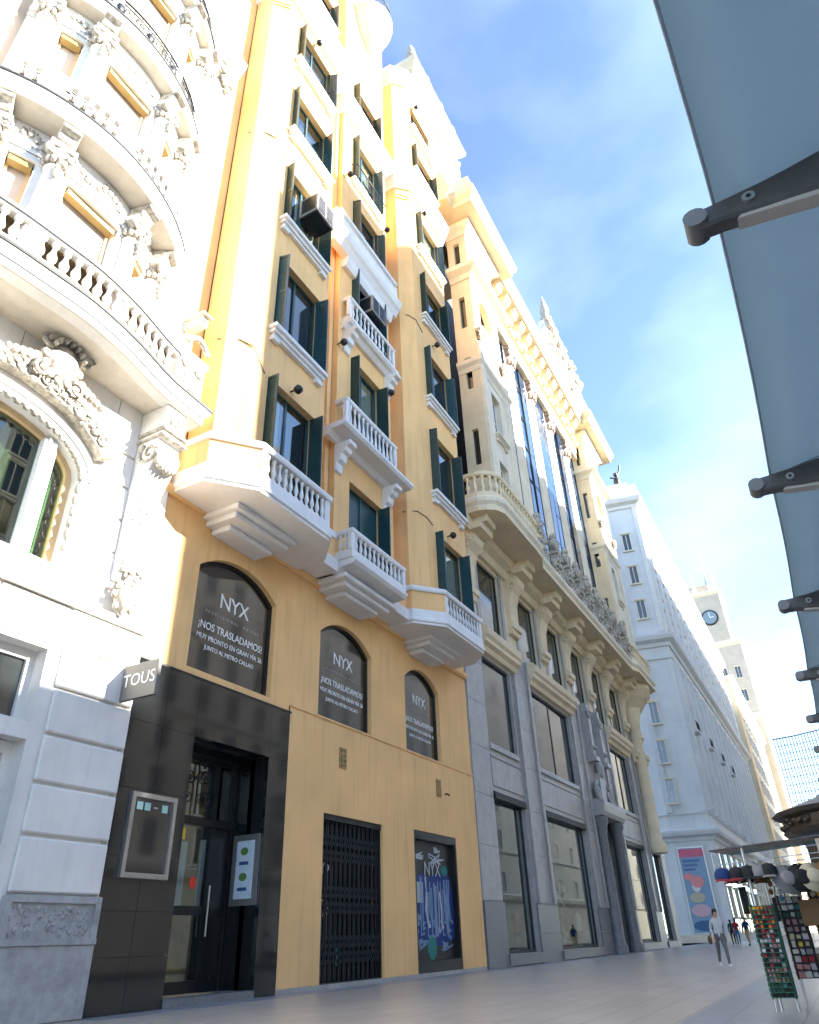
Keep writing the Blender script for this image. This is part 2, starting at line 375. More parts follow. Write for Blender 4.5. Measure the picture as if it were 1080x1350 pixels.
BAL = [(0.055, 0), (0.055, 0.08), (0.035, 0.1), (0.03, 0.16), (0.06, 0.3), (0.066, 0.38), (0.035, 0.62), (0.028, 0.78), (0.045, 0.86), (0.055, 0.9), (0.055, 1.0)]
_bal = {}
def baluster_mesh(h, k, m):
    key = (round(h, 3), round(k, 3), m.name)
    if key not in _bal:
        b = MB(); b.lathe([(r * k, z * h) for r, z in BAL], n=8)
        me = b.mesh('baluster'); me.materials.append(m); _bal[key] = me
    return _bal[key]
# ------------------------------------------------------------------ ground
def build_ground():
    struct(MB().box(-1500, 3000, -1500, 1500, -0.6, -0.16).obj('ground', M['ground']))
    struct(MB().box(-60, 420, -16, -4.0, -0.4, -0.13).obj('road', M['asphalt']))
    struct(MB().box(-60, 420, -4.0, 13.6, -0.35, 0.0).obj('pavement', M['pave']))
    struct(MB().box(-60, 420, -30, -16.0, -0.35, 0.0).obj('far_pavement', M['pave']))
    kerb = MB()
    for i in range(60): kerb.box(-10 + i * 1.5, -10 + i * 1.5 + 1.485, -4.32, -4.003, -0.3, 0.012)
    struct(kerb.obj('kerb', M['kerb']))
    struct(MB().box(-60, 420, -3.6, 2.35, 0.0, 0.004).obj('paved_strip', M['paveblue']))
    struct(MB().box(10.9, 90, 12.35, 13.05, 0.0, 0.005).obj('facade_border', M['paveblue']))
    line = MB()
    for x in (-20, 20, 60, 100): line.box(x, x + 8, -10.05, -9.9, -0.13, -0.126)
    struct(line.obj('road_marking', M['vinyl']))
build_ground()

# ------------------------------------------------------------------ windows
_wc = {}
def cached(key, make, m):
    if key not in _wc:
        me = make().mesh(key[0]); me.materials.append(m); _wc[key] = me
    return _wc[key]
def shutter_mesh(w, h, m):
    def mk():
        b = MB(); b.box(0, 0.07, -0.025, 0.025, 0, h); b.box(w - 0.07, w, -0.025, 0.025, 0, h)
        b.box(0.07, w - 0.07, -0.025, 0.025, 0, 0.1); b.box(0.07, w - 0.07, -0.025, 0.025, h - 0.1, h); b.box(0.07, w - 0.07, -0.025, 0.025, h * 0.48, h * 0.48 + 0.08)
        b.box(0.07, w - 0.07, -0.008, 0.008, 0.1, h - 0.1)
        n = int(h / 0.13)
        for i in range(n):
            z = 0.12 + (h - 0.26) * i / n
            b.add([(0.07, -0.022, z), (w - 0.07, -0.022, z), (w - 0.07, -0.008, z + 0.1), (0.07, -0.008, z + 0.1)], [(0, 1, 2, 3)])
            b.add([(0.07, 0.022, z), (w - 0.07, 0.022, z), (w - 0.07, 0.008, z + 0.1), (0.07, 0.008, z + 0.1)], [(0, 1, 2, 3)])
        return b
    return cached(('shutter', round(w, 2), round(h, 2), m.name), mk, m)
def window(bld, F, u0, u1, z0, z1, d, fm, gm, sh=None, curtain=0, shw=0.55, shm=None, sill=None, cols=2, rows=1, fw=0.09, sillm=None):
    w, h = u1 - u0, z1 - z0; uc = (u0 + u1) / 2
    def fr():
        b = MB(); a = w / 2
        b.box(-a, -a + fw, d - 0.05, d + 0.05, 0, h); b.box(a - fw, a, d - 0.05, d + 0.05, 0, h)
        b.box(-a + fw, a - fw, d - 0.05, d + 0.05, 0, fw); b.box(-a + fw, a - fw, d - 0.05, d + 0.05, h - fw, h)
        for i in range(1, cols): x = -a + w * i / cols; b.box(x - fw * 0.6, x + fw * 0.6, d - 0.06, d + 0.04, fw, h - fw)
        for i in range(1, rows):
            z = h * i / rows
            for c in range(cols):
                x0 = -a + w * c / cols + fw; x1 = -a + w * (c + 1) / cols - fw
                b.box(x0, x1, d - 0.045, d + 0.03, z - 0.03, z + 0.03)
        return b
    key = ('window', round(w, 3), round(h, 3), round(d, 2), cols, rows, fw, fm.name)
    o = inst('window', cached(key, fr, fm), bld, F(uc, 0, z0), F.a)
    for c in range(cols):
        pw = w / cols - fw * 0.9
        pm = cached(('pane', round(pw, 3), round(h, 3), gm.name), lambda: MB().box(-pw / 2, pw / 2, -0.006, 0.006, fw * 0.5, h - fw * 0.5), gm)
        inst('pane', pm, o, (-w / 2 + w * (c + 0.5) / cols, d, 0), rot=(R_(rnd.uniform(-0.35, 0.35)), 0, R_(rnd.uniform(-0.5, 0.5))))
    if curtain:
        def cur():
            b = MB(); n = 18; cw = w * (0.3 + 0.12 * (curtain % 3)); vs = [(k / n * cw, d + 0.09 + 0.025 * math.sin(k * 1.5), z) for z in (0.1, h - 0.1) for k in range(n + 1)]
            return b.add(vs, [(k, k + 1, n + 2 + k, n + 1 + k) for k in range(n)], True)
        inst('curtain', cached(('curtain', round(w, 2), round(h, 2), curtain, round(d, 2)), cur, M['blind']), o, (-w / 2 + 0.1 if curtain % 2 else w / 2 - 0.1 - w * (0.3 + 0.12 * (curtain % 3)), 0, 0))
    if sh:
        hm = shutter_mesh(shw, h - 0.04, shm or M['teal'])
        for side, an in zip((-1, 1), sh):
            if an is None: continue
            a = R_(an); rz = -a if side < 0 else a - math.pi
            inst('shutter', hm, o, (side * (w / 2 - 0.04), 0.16, 0.02), rz)
    if sill:
        sp, shh = sill          # projection, height
        def sl():
            b = MB(); a = w / 2 + 0.22
            b.box(-a, a, -sp, 0.0, -shh * 0.35, 0); b.box(-a + 0.06, a - 0.06, -sp * 0.7, 0, -shh * 0.7, -shh * 0.35)
            b.box(-a + 0.14, a - 0.14, -sp * 0.45, 0, -shh, -shh * 0.7)
            b.box(-a + 0.1, -a + 0.45, -sp * 0.5, 0, -shh * 1.35, -shh); b.box(a - 0.45, a - 0.1, -sp * 0.5, 0, -shh * 1.35, -shh)
            return b
        inst('sill', cached(('sill', round(w, 2), sp, shh), sl, sillm or M['white']), o, (0, 0, 0))
    return o

def balcony(bld, path, zb, zt, m, slab_prof, base, rail, step, bk=1.0, off=(0.15, 0.15), skip=None, inset=0.12, posts=None, name='balcony', bm=None):
    """slab swept along path; base course, balusters and handrail on it. heights absolute"""
    b = MB(); b.sweep(path, slab_prof)
    o = b.obj(name, m, bld)
    inner = offset(path, -inset)
    r = MB(); r.sweep(inner, [(0.09, base[0]), (0.09, base[1]), (-0.09, base[1]), (-0.09, base[0])]); r.obj('base_course', m, o)
    r = MB(); r.sweep(inner, [(0.12, rail[0]), (0.14, rail[0] + 0.05), (0.14, rail[1] - 0.03), (0.11, rail[1]), (-0.11, rail[1]), (-0.12, rail[0])]); r.obj('handrail', m, o)
    bme = baluster_mesh(rail[0] - base[1], bk, bm or m)
    for x, y, a in along(inner, step, *off):
        if skip and skip(x, y): continue
        inst('baluster', bme, o, (x, y, base[1]), a)
    for x, y, a in (posts or []):
        p = MB(); F = Fr(x, y, a); p.box(-0.16, 0.16, -0.12, 0.13, base[1], rail[0], F); p.obj('post', m, o)
    return o

# ------------------------------------------------------------------ yellow building
YW = 13.1
FY = Fr(0, YW)
def yellow_building():
    B = thing('yellow_building', 'tall yellow building with white balustrade balconies and dark green shutters', 'building', (20, YW, 0))
    ym, wm = M['yellow'], M['white']
    arches = [(12.57, 15.95, 7.2, 10.7, 0.62, 1), (18.33, 21.6, 7.2, 10.7, 0.62, 1), (24.14, 27.15, 7.2, 10.7, 0.6, 1)]
    gate = (18.75, 22.2, 0.06, 4.42); graf = (24.42, 27.95, 0.06, 4.5)
    # lower wall
    b = MB(); b.wall(FY, 16.86, 30.1, 0, 7.2, 0.45, [gate, graf], 0.04)
    b.wall(FY, 10.55, 30.1, 7.2, 12.0, 0.5, arches)
    b.wall(FY, 10.55, 16.86, 6.95, 7.2, 0.2, [])
    b.obj('wall', ym, B, fix=False)
    MB().box(16.9, 30.1, 0.04, 0.075, 7.17, 7.23, FY).obj('string_course', ym, B)
    # building core so that no light passes behind the skin
    MB().box(10.6, 30.05, 15.0, 26, 0.0, 53).obj('core', M['interior'], B)
    # plinth joint lines on the lower wall
    MB().box(16.9, 30.08, 0.045, 0.05, 0.0, 0.12, FY).obj('skirting', M['grey'], B)
    # arched shop windows with lettering
    for i, (a, c, z0, z1, r, _) in enumerate(arches):
        cu, hw = (a + c) / 2, (c - a) / 2
        arc = arcpts(a, c, z1, r, True, 14); inn = arcpts(a + 0.1, c - 0.1, z1 - 0.1, r, True, 14)
        f = MB(); out = [(a, z0), (c, z0)] + arc; inr = [(a + 0.1, z0 + 0.08), (c - 0.1, z0 + 0.08)] + inn
        n = len(out)
        for k in range(n):
            j = (k + 1) % n
            q = [out[k], out[j], inr[j], inr[k]]
            f.prism(q, -0.27, -0.17, FY)
        w = f.obj('arched_window', M['blackpaint'], B)
        MB().prism(inr, -0.235, -0.225, FY).obj('pane', M['glassnyx'], w)
        zc, k_ = 8.05, (c - a) / 3.31
        for body, z, wd, sx, m_, sp in (('NYX', zc + 1.42, 1.2, 1.0, M['vinyl'], 0.92), ('PROFESSIONAL  MAKEUP', zc + 0.95, 2.2, 1.0, M['vinylg'], 1.75),
                                        ('¡NOS TRASLADAMOS!', zc + 0.53, 2.6, 0.9, M['vinyl'], 0.98), ('MUY PRONTO EN GRAN VÍA 36', zc + 0.2, 2.65, 0.95, M['vinyl'], 1.0), ('JUNTO AL METRO CALLAO', zc - 0.07, 2.0, 0.95, M['vinyl'], 1.0)):
            o_ = text('lettering', body, 0.3, FY, cu + 0.08, -0.22, z, m_, w, spacing=sp)
            q_ = wd * k_ / max(0.01, o_.dimensions.x); q_ = wd * k_ / (max(v.co.x for v in o_.data.vertices) - min(v.co.x for v in o_.data.vertices))
            o_.scale = (q_, q_ / sx, 1)
    # black polished shopfront: tiles
    sf = MB().box(10.95, 16.86, -0.55, -0.06, 5.54, 6.9, FY)
    sf.box(10.95, 13.1, -0.55, -0.06, 0, 5.54, FY); sf.box(16.0, 16.86, -0.55, -0.06, 0, 5.54, FY)
    sfo = sf.obj('shopfront', M['blackpaint'], B)
    rows = [(0.0, 0.95), (0.95, 1.75), (1.75, 2.75), (2.75, 4.1), (4.1, 5.54)]
    def tile(u0, u1, z0, z1):
        MB().box(u0 + 0.004, u1 - 0.004, -0.06, 0.06 + rnd.uniform(-0.002, 0.002), z0 + 0.004, z1 - 0.004, FY).obj('tile', M['black'], sfo)
    for z0, z1 in rows:
        tile(10.97, 12.05, z0, z1); tile(12.05, 13.1, z0, z1); tile(16.0, 16.86, z0, z1)
    for u0, u1 in ((10.97, 12.05), (12.05, 13.1), (13.1, 14.55), (14.55, 16.0), (16.0, 16.86)): tile(u0, u1, 5.54, 6.95)
    MB().box(10.8, 16.9, -0.1, 0.075, 6.95, 7.0, FY).obj('capping', M['iron'], sfo)
    MB().box(10.83, 10.95, -0.2, 0.12, 0, 6.95, FY).obj('edge_trim', M['steel'], sfo)
    # recessed entrance
    e = MB(); e.box(13.05, 16.05, -1.75, -1.65, 0.1, 5.6, FY); e.box(13.02, 13.1, -1.65, -0.4, 0.1, 5.54, FY); e.box(16.0, 16.08, -1.65, -0.4, 0.1, 5.54, FY)
    e.box(13.1, 16.0, -1.65, -0.4, 5.5, 5.6, FY)
    e.obj('entrance_recess', M['black'], sfo)
    MB().box(13.1, 16.0, -1.65, 0.1, 0.0, 0.16, FY).obj('step', M['grey2'], sfo)
    MB().box(13.2, 15.2, -1.2, -0.5, 0.16, 0.172, FY).obj('doormat', flat('doormat', (0.42, 0.3, 0.17), 0.9), sfo)
    # glazed door with frame and transom grille
    d = MB(); y0 = -1.05
    d.box(13.1, 13.24, y0 - 0.08, y0 + 0.06, 0.16, 5.3, FY); d.box(15.15, 15.3, y0 - 0.08, y0 + 0.06, 0.16, 5.3, FY); d.box(15.86, 15.99, y0 - 0.08, y0 + 0.06, 0.16, 5.3, FY)
    d.box(13.24, 15.86, y0 - 0.08, y0 + 0.08, 3.75, 3.95, FY); d.box(13.24, 15.15, y0 - 0.06, y0 + 0.04, 0.16, 0.42, FY)
    d.box(13.24, 15.15, y0 - 0.06, y0 + 0.04, 1.75, 1.95, FY); d.box(13.1, 15.99, y0 - 0.06, y0 + 0.05, 5.3, 5.5, FY)
    d.box(15.3, 15.86, y0 - 0.06, y0 + 0.02, 0.16, 3.75, FY)
    door = d.obj('door', M['blackpaint'], B)
    MB().box(13.24, 15.15, y0 - 0.01, y0 + 0.002, 0.42, 3.75, FY).obj('pane', M['clear'], door)
    MB().box(13.24, 15.86, y0 - 0.01, y0 + 0.002, 3.95, 5.3, FY).obj('pane', M['clear'], door)
    MB().box(13.6, 13.7, y0 + 0.07, y0 + 0.16, 0.16, 3.75, FY).obj('jamb_trim', flat('pale_blue_trim', (0.2, 0.36, 0.42), 0.4), door)
    g = MB()
    for k, (u, z) in enumerate(((14.15, 4.9), (14.15, 4.4), (14.75, 4.9), (14.75, 4.4))):
        scroll(g, FY, u, y0 + 0.08, z, 0.2, 0.03, 1.5, 1 if k % 2 else -1, k * 1.6)
    g.tube([FY(14.45, y0 + 0.08, 4.0), FY(14.45, y0 + 0.08, 5.3)], 0.025)
    g.obj('transom_grille', M['iron'], door)
    MB().tube([FY(15.22, y0 + 0.14, 1.3), FY(15.22, y0 + 0.14, 2.4)], 0.025, 8).obj('handle', M['steel'], door)
    s = MB(); n = 16; s.prism([(14.75 + 0.12 * math.cos(2 * math.pi * k / n), 2.45 + 0.14 * math.sin(2 * math.pi * k / n)) for k in range(n)], y0 + 0.003, y0 + 0.008, FY); s.obj('red_sticker', flat('red_sticker', (0.8, 0.06, 0.03), 0.5), door)
    MB().box(14.1, 14.3, y0 + 0.003, y0 + 0.007, 3.4, 3.66, FY).obj('yellow_sticker', flat('yellow_sticker', (0.8, 0.55, 0.05), 0.5), door)
    p = MB(); p.box(14.6, 15.5, -1.62, -1.58, 0.2, 5.2, FY); p.obj('interior_panel', M['amber'], door)
    pp = MB(); pp.box(14.05, 14.7, y0 - 0.3, y0 - 0.27, 1.95, 3.4, FY); pp.obj('interior_poster', flat('poster_grey', (0.5, 0.55, 0.56), 0.5), door)
    # folding scissor gate
    u0, u1, z0, z1 = gate
    g = MB(); g.box(u0, u1, -0.4, -0.02, z1 - 0.16, z1, FY); g.box(u0, u0 + 0.07, -0.3, -0.05, z0, z1 - 0.16, FY); g.box(u1 - 0.07, u1, -0.3, -0.05, z0, z1 - 0.16, FY); g.box(u0 + 0.07, u1 - 0.07, -0.3, -0.05, z0, z0 + 0.08, FY)
    go = g.obj('folding_gate', M['iron'], B)
    bar = cached(('bar', 1), lambda: MB().box(-0.018, 0.018, -0.02, 0.02, z0 + 0.08, z1 - 0.16), M['iron'])
    n = 26
    for k in range(n): inst('bar', bar, go, FY(u0 + 0.12 + (u1 - u0 - 0.24) * k / (n - 1), -0.12 - 0.03 * (k % 2), 0))
    lat = MB(); st = (u1 - u0 - 0.24) / (n - 1)
    for zc in (3.72, 3.3, 2.35, 1.95, 1.1, 0.72):
        for k in range(n - 1):
            ua = u0 + 0.12 + st * k
            for q in (-1, 1): lat.tube([FY(ua, -0.08, zc - 0.15 * q), FY(ua + st, -0.08, zc + 0.15 * q)], 0.017, 4, caps=False)
    lat.obj('lattice', M['iron'], go)['kind'] = 'stuff'
    MB().box(u0, u1, -0.5, -0.46, z0, z1, FY).obj('pane', M['glassnyx'], go)
    text('lettering', 'NYX', 0.5, FY, u0 + 0.7, -0.45, 3.0, M['vinyl'], go)
    text('lettering', '¡NOS\nMUY PR\nJUNTO', 0.2, FY, u0 + 0.7, -0.45, 2.0, M['vinyl'], go)
    MB().box(u0 + 1.45, u0 + 1.62, -0.45, -0.44, 0.5, 0.95, FY).obj('sticker', flat('teal_sticker', (0.05, 0.3, 0.3)), go)
    # graffiti covered panel
    FG = Fr(0, YW - 0.22)
    u0, u1, z0, z1 = graf
    g = MB(); g.box(u0, u1, -0.45, -0.4, z0, z1, FG); g.box(u0, u0 + 0.12, -0.4, -0.2, z0, z1, FG); g.box(u1 - 0.12, u1, -0.4, -0.2, z0, z1, FG)
    g.box(u0 + 0.12, u1 - 0.12, -0.4, -0.2, z1 - 0.28, z1, FG); g.box(u0 + 0.12, u1 - 0.12, -0.4, -0.2, z0, z0 + 0.4, FG)
    gp = g.obj('display_panel', M['blackpaint'], B)
    r = random.Random(3)
    def stroke(pts, wd, m, nm, w):
        b_ = MB(); P = [Vector(p) for p in pts]
        for a_, c_ in zip(P[:-1], P[1:]):
            dd = (c_ - a_); ln = dd.length
            if ln < 1e-4: continue
            nn = Vector((-dd.y, dd.x)) / ln * wd / 2; ex = dd / ln * wd * 0.3
            q = [a_ - ex + nn, a_ - ex - nn, c_ + ex - nn, c_ + ex + nn]
            b_.add([FG(t.x, w, t.y) for t in q], [(0, 1, 2, 3)]); w += 0.0004
        return b_.obj(nm, m, gp, fix=False)
    deep = flat('graffiti_deep_blue', (0.012, 0.035, 0.17)); pale = flat('graffiti_pale_blue', (0.16, 0.27, 0.42)); wht = flat('graffiti_white', (0.42, 0.48, 0.52)); teal = flat('graffiti_teal', (0.02, 0.2, 0.18))
    W = u1 - u0
    blob = [(u0 + 0.18, 2.95), (u0 + 0.9, 3.15), (u0 + 1.5, 3.05), (u0 + 2.3, 3.2), (u0 + 3.2, 3.1), (u1 - 0.14, 2.3), (u1 - 0.14, 1.1), (u0 + 2.6, 0.95), (u0 + 1.3, 0.8), (u0 + 0.6, 1.1), (u0 + 0.16, 1.6)]
    MB().prism(blob, -0.4, -0.397, FG).obj('graffiti_patch', deep, gp)
    for k in range(8):                                   # bubble letters, pale with vertical strokes
        ua = u0 + 0.3 + k * 0.37
        for j in range(r.randint(3, 4)):
            x = ua + r.uniform(-0.05, 0.2); zt = r.uniform(2.5, 3.05); zb = r.uniform(1.15, 1.7)
            stroke([(x, zt), (x + r.uniform(-0.1, 0.1), (zt + zb) / 2), (x + r.uniform(-0.05, 0.15), zb), (x + 0.2, zb + r.uniform(-0.1, 0.2))], r.uniform(0.04, 0.13), pale if r.random() < 0.9 else wht, 'graffiti_stroke', -0.394 + 0.001 * j)
    MB().box(u0 + 0.35, u0 + 0.95, -0.397, -0.3935, 2.2, 2.85, FG).obj('graffiti_patch', flat('graffiti_grey', (0.4, 0.44, 0.46)), gp)
    text('lettering', 'NYX', 0.66, FG, (u0 + u1) / 2 - 0.05, -0.38, 3.28, wht, gp, spacing=0.95)
    for cx, cz, sz in ((u0 + 0.7, 3.72, 0.3), (u0 + 2.1, 3.72, 0.5), (u0 + 2.2, 3.98, 0.22), (u0 + 0.7, 0.95, 0.42), (u0 + 2.7, 0.85, 0.35), (u0 + 0.45, 1.75, 0.25)):
        pts = [(cx + r.uniform(-1, 1) * sz * 1.3, cz + r.uniform(-1, 1) * sz * 0.45) for _ in range(11)]
        stroke(pts, 0.05, wht if cz > 2 else pale, 'graffiti_stroke', -0.39)
    MB().prism([(u0 + 1.5 + 0.36 * math.cos(a) , 0.85 + 0.4 * math.sin(a)) for a in [k * 0.7 for k in range(9)]], -0.4, -0.3945, FG).obj('graffiti_patch', teal, gp)
    MB().prism([(u0 + 2.75 + 0.3 * math.cos(a), 3.3 + 0.18 * math.sin(a)) for a in [k * 0.7 for k in range(9)]], -0.4, -0.3945, FG).obj('graffiti_patch', teal, gp)
    # ventilation grilles
    for u, z in ((19.72, 6.15), (26.6, 6.2)):
        v = MB(); v.box(u - 0.2, u + 0.2, 0.04, 0.07, z - 0.32, z + 0.32, FY)
        for k in range(4):
            for j in range(2):
                scroll(v, FY, u - 0.1 + 0.2 * j, 0.085, z - 0.23 + 0.155 * k, 0.06, 0.014, 1.2, 1 if (k + j) % 2 else -1, k, 8)
        v.obj('vent_grille', flat('ochre_grille', (0.36, 0.24, 0.1)), B)
    MB().tube([FY(27.2, 0.04, 6.05), FY(27.2, 0.16, 6.05), FY(27.25, 0.2, 5.98)], 0.035, 6).obj('pipe_stub', M['iron'], B)
    # cornice under the upper storeys
    c = MB(); c.sweep([(10.6, YW), (30.1, YW)], [(0, 11.55), (0.1, 11.55), (0.16, 11.65), (0.16, 11.8), (0, 11.85)]); c.obj('cornice', ym, B)
    # upper wall plan with two polygonal bays and a middle projection
    bays = [(12.0, 15.85), (23.6, 27.75)]
    BY, t = 11.5, 0.6
    ztop = 53.0
    sills = [12.4, 18.45, 24.05, 29.8, 35.4, 42.9, 47.6]; tops = [16.4, 22.15, 27.5, 33.1, 38.6, 45.6, 50.3]
    up = MB(); up.box(10.55, 11.4, -0.5, 0.0, 12.0, ztop, FY); up.box(28.35, 30.1, -0.5, 0.0, 12.0, ztop, FY)
    up.box(16.45, 23.0, -0.5, 0.1, 11.9, ztop, FY)
    up.obj('upper_wall', ym, B)
    mw = (18.75, 21.2)
    for bi, (x0, x1) in enumerate(bays):
        F = Fr(0, BY); wx0 = x0 + (0.82 if bi == 0 else 0.85); wx1 = x1 - (0.52 if bi == 0 else 0.45)
        zt_ = ztop if bi else 47.0
        b = MB(); b.wall(F, x0, x1, 11.7, zt_, 0.42, [(wx0, wx1, s_, t_) for s_, t_ in zip(sills, tops) if t_ < zt_])
        for s_ in (-1, 1):
            xa = x0 if s_ < 0 else x1
            b.add([(xa, BY, 11.7), (xa + s_ * t, BY + t, 11.7), (xa + s_ * t, BY + t, zt_), (xa, BY, zt_)], [(0, 1, 2, 3)])
            b.add([(xa + s_ * t, BY + t, 11.7), (xa + s_ * t, YW - 0.05, 11.7), (xa + s_ * t, YW - 0.05, zt_), (xa + s_ * t, BY + t, zt_)], [(0, 1, 2, 3)])
        b.plan([(x0, BY + 0.43), (x1, BY + 0.43), (x1 + t, BY + 1.0), (x1 + t, YW), (x0 - t, YW), (x0 - t, BY + 1.0)], zt_ - 0.1, zt_)
        b.obj('bay', ym, B, fix=False)
        MB().box(wx0 - 0.1, wx1 + 0.1, BY + 0.62, YW + 0.1, 11.75, zt_ - 0.2).obj('bay_core', M['interiordark'], B)
        for k, (s_, t_) in enumerate(zip(sills, tops)):
            if t_ >= zt_: continue
            shs = [(88, 92), (78, 100), (95, 105), (100, 84), (92, 110), (96, 96), None][k]
            cu_ = [1, 0, 2, 3, 0, 1, 2][(k + 2 * bi) % 7]
            window(B, F, wx0, wx1, s_, t_, 0.3, M['greendoor'] if k % 2 else M['teal'], M['clear'] if cu_ else M['glass'], curtain=cu_, sh=shs, shw=0.52, shm=M['teal'] if (k + bi) % 2 else M['greendoor'], sill=None if k == 0 else (0.34, 0.42), cols=2, rows=2 if k > 2 else 1)
        # cornices wrapping the bay
        path = [(x0 - t, YW), (x0 - t, BY + t), (x0, BY), (x1, BY), (x1 + t, BY + t), (x1 + t, YW)]
        prof = lambda z, p: [(0, z), (0.1 * p, z), (0.14 * p, z + 0.25), (0.3 * p, z + 0.45), (0.5 * p, z + 0.8), (0.62 * p, z + 1.0), (0.62 * p, z + 1.3), (0.4 * p, z + 1.55), (0, z + 1.6)]
        for z, p in ((39.6, 1.0), (51.2, 0.9)):
            if z < zt_: MB().sweep(path, prof(z, p)).obj('cornice', wm, B)
        for z in (39.0, 38.7):
            cap = MB()
            for s_ in (-1, 1):
                xa = x0 if s_ < 0 else x1
                cap.sweep([(xa + s_ * t, BY + t), (xa, BY)] if s_ < 0 else [(xa, BY), (xa + s_ * t, BY + t)], [(0, z), (0.05, z), (0.05, z + 0.14), (0, z + 0.14)])
            cap.obj('capital_band', ym, B)
        # balcony on the first floor: solid flanks, baluster front
        bx0, bx1, bf = x0 + 0.3, x1 - 0.2, 10.98
        pth = [(x0 - t - 0.25, YW), (x0 - t - 0.25, BY + t - 0.2), (bx0, bf), (bx1, bf), (x1 + t + 0.25, BY + t - 0.2), (x1 + t + 0.25, YW)]
        bb = MB(); bb.plan(pth, 11.62, 11.98)
        bo = bb.obj('balcony', wm, B)
        MB().sweep(pth, [(-0.02, 11.7), (0.06, 11.74), (0.06, 11.84), (0.02, 11.9), (0.0, 12.25), (-0.14, 12.25), (-0.14, 11.7)]).obj('base_course', wm, bo)
        MB().sweep(pth, [(0.05, 13.02), (0.08, 13.08), (0.08, 13.2), (0.02, 13.25), (-0.16, 13.25), (-0.16, 13.02)]).obj('handrail', wm, bo)
        for s_ in (-1, 1):
            q = [pth[0], pth[1], pth[2]] if s_ < 0 else [pth[3], pth[4], pth[5]]
            MB().sweep(q, [(-0.02, 12.25), (-0.02, 13.02), (-0.12, 13.02), (-0.12, 12.25)]).obj('flank_panel', ym, bo)
        bme = baluster_mesh(0.74, 1.15, wm); nb = 11
        for k in range(nb): inst('baluster', bme, bo, (bx0 + 0.34 + (bx1 - bx0 - 0.68) * k / (nb - 1), bf + 0.07, 12.26))
        for ux in (bx0 + 0.12, bx1 - 0.12): MB().box(ux - 0.12, ux + 0.12, bf - 0.0, bf + 0.14, 12.25, 13.02).obj('post', wm, bo)
        cb = MB(); cx = (x0 + x1) / 2
        for k, (hw, dp) in enumerate(((1.35, 1.15), (1.2, 0.95), (0.95, 0.55))):
            cb.box(cx - 0.15 - hw, cx - 0.15 + hw, YW - dp - 0.15, YW - 0.003, 11.62 - 0.17 * (k + 1), 11.62 - 0.17 * k)
        cb.obj('corbel', wm, bo, bevel=0.03)
    # middle projection
    FM = Fr(0, 12.3)
    mt = 47.0
    ms = [12.4, 18.1, 23.9, 29.6, 34.9, 40.9]; mtop = [16.1, 22.5, 27.9, 33.3, 38.8, 44.2]
    b = MB(); b.wall(FM, 17.75, 22.1, 12.0, mt, 0.45, [(mw[0], mw[1], a, c_) for a, c_ in zip(ms, mtop)])
    for xx in (17.75, 22.1): b.add([(xx, 12.3, 12.0), (xx, 13.05, 12.0), (xx, 13.05, mt), (xx, 12.3, mt)], [(0, 1, 2, 3)])
    b.add([(17.75, 12.3, 12.0), (22.1, 12.3, 12.0), (22.1, 13.1, 12.0), (17.75, 13.1, 12.0)], [(0, 1, 2, 3)])
    b.obj('middle_bay', ym, B, fix=False)
    for xa in (17.1, 17.45): MB().box(xa, xa + 0.22, 12.75 - (xa - 17.1) * 0.6, 13.02, 12.0, 39.5).obj('pilaster_strip', ym, B)
    MB().box(22.4, 22.65, 12.7, 13.02, 12.0, 39.5).obj('pilaster_strip', ym, B)
    MB().box(mw[0] - 0.1, mw[1] + 0.1, 12.95, 13.2, 12.05, mt - 0.3).obj('bay_core', M['interiordark'], B)
    for k, (a, c_) in enumerate(zip(ms, mtop)):
        window(B, FM, mw[0], mw[1], a, c_, 0.32, M['teal'], (M['clear'] if k in (1, 4) else M['glass']) if k else M['teal'], curtain=2 if k in (1, 4) else 0, sh=[(None, 88), (85, 95), (90, 100), (75, 110), (92, 96), (88, 92)][k], shw=0.55, shm=M['greendoor'] if k % 2 else M['teal'], sill=None if k < 4 else (0.25, 0.3), rows=1 + (k > 2))
    prof = lambda z, p: [(0, z), (0.1 * p, z), (0.14 * p, z + 0.25), (0.3 * p, z + 0.45), (0.5 * p, z + 0.8), (0.62 * p, z + 1.0), (0.62 * p, z + 1.3), (0.4 * p, z + 1.55), (0, z + 1.6)]
    MB().sweep([(16.45, 13.0), (17.75, 13.0), (17.75, 12.3), (22.1, 12.3), (22.1, 13.0), (23.0, 13.0)], prof(39.6, 0.9)).obj('cornice', wm, B)
    # middle balconies
    def mid_balcony(x0, x1, yf, zb, zr, over, brackets, nb):
        bb = MB(); bb.prof([(0, zb), (0.15, zb), (0.32, zb + 0.16), (12.3 - yf - 0.1, zb + 0.2), (12.3 - yf, zb + 0.3), (12.3 - yf, zb + 0.42), (0, zb + 0.42)], x0 - over, x1 + over, FM)
        bo = bb.obj('balcony', wm, B)
        yb = yf + 0.16 + over * 0.4
        pth = [(x0, 12.3), (x0, yb), (x1, yb), (x1, 12.3)]
        MB().sweep(pth, [(0.06, zb + 0.42), (0.06, zb + 0.72), (-0.1, zb + 0.72), (-0.1, zb + 0.42)]).obj('base_course', wm, bo)
        MB().sweep(pth, [(0.05, zr - 0.2), (0.09, zr - 0.14), (0.09, zr - 0.03), (0.03, zr), (-0.12, zr), (-0.12, zr - 0.2)]).obj('handrail', wm, bo)
        bme = baluster_mesh(zr - 0.2 - zb - 0.72, 1.1, wm)
        for k in range(nb): inst('baluster', bme, bo, (x0 + 0.3 + (x1 - x0 - 0.6) * k / (nb - 1), yb + 0.02, zb + 0.72))
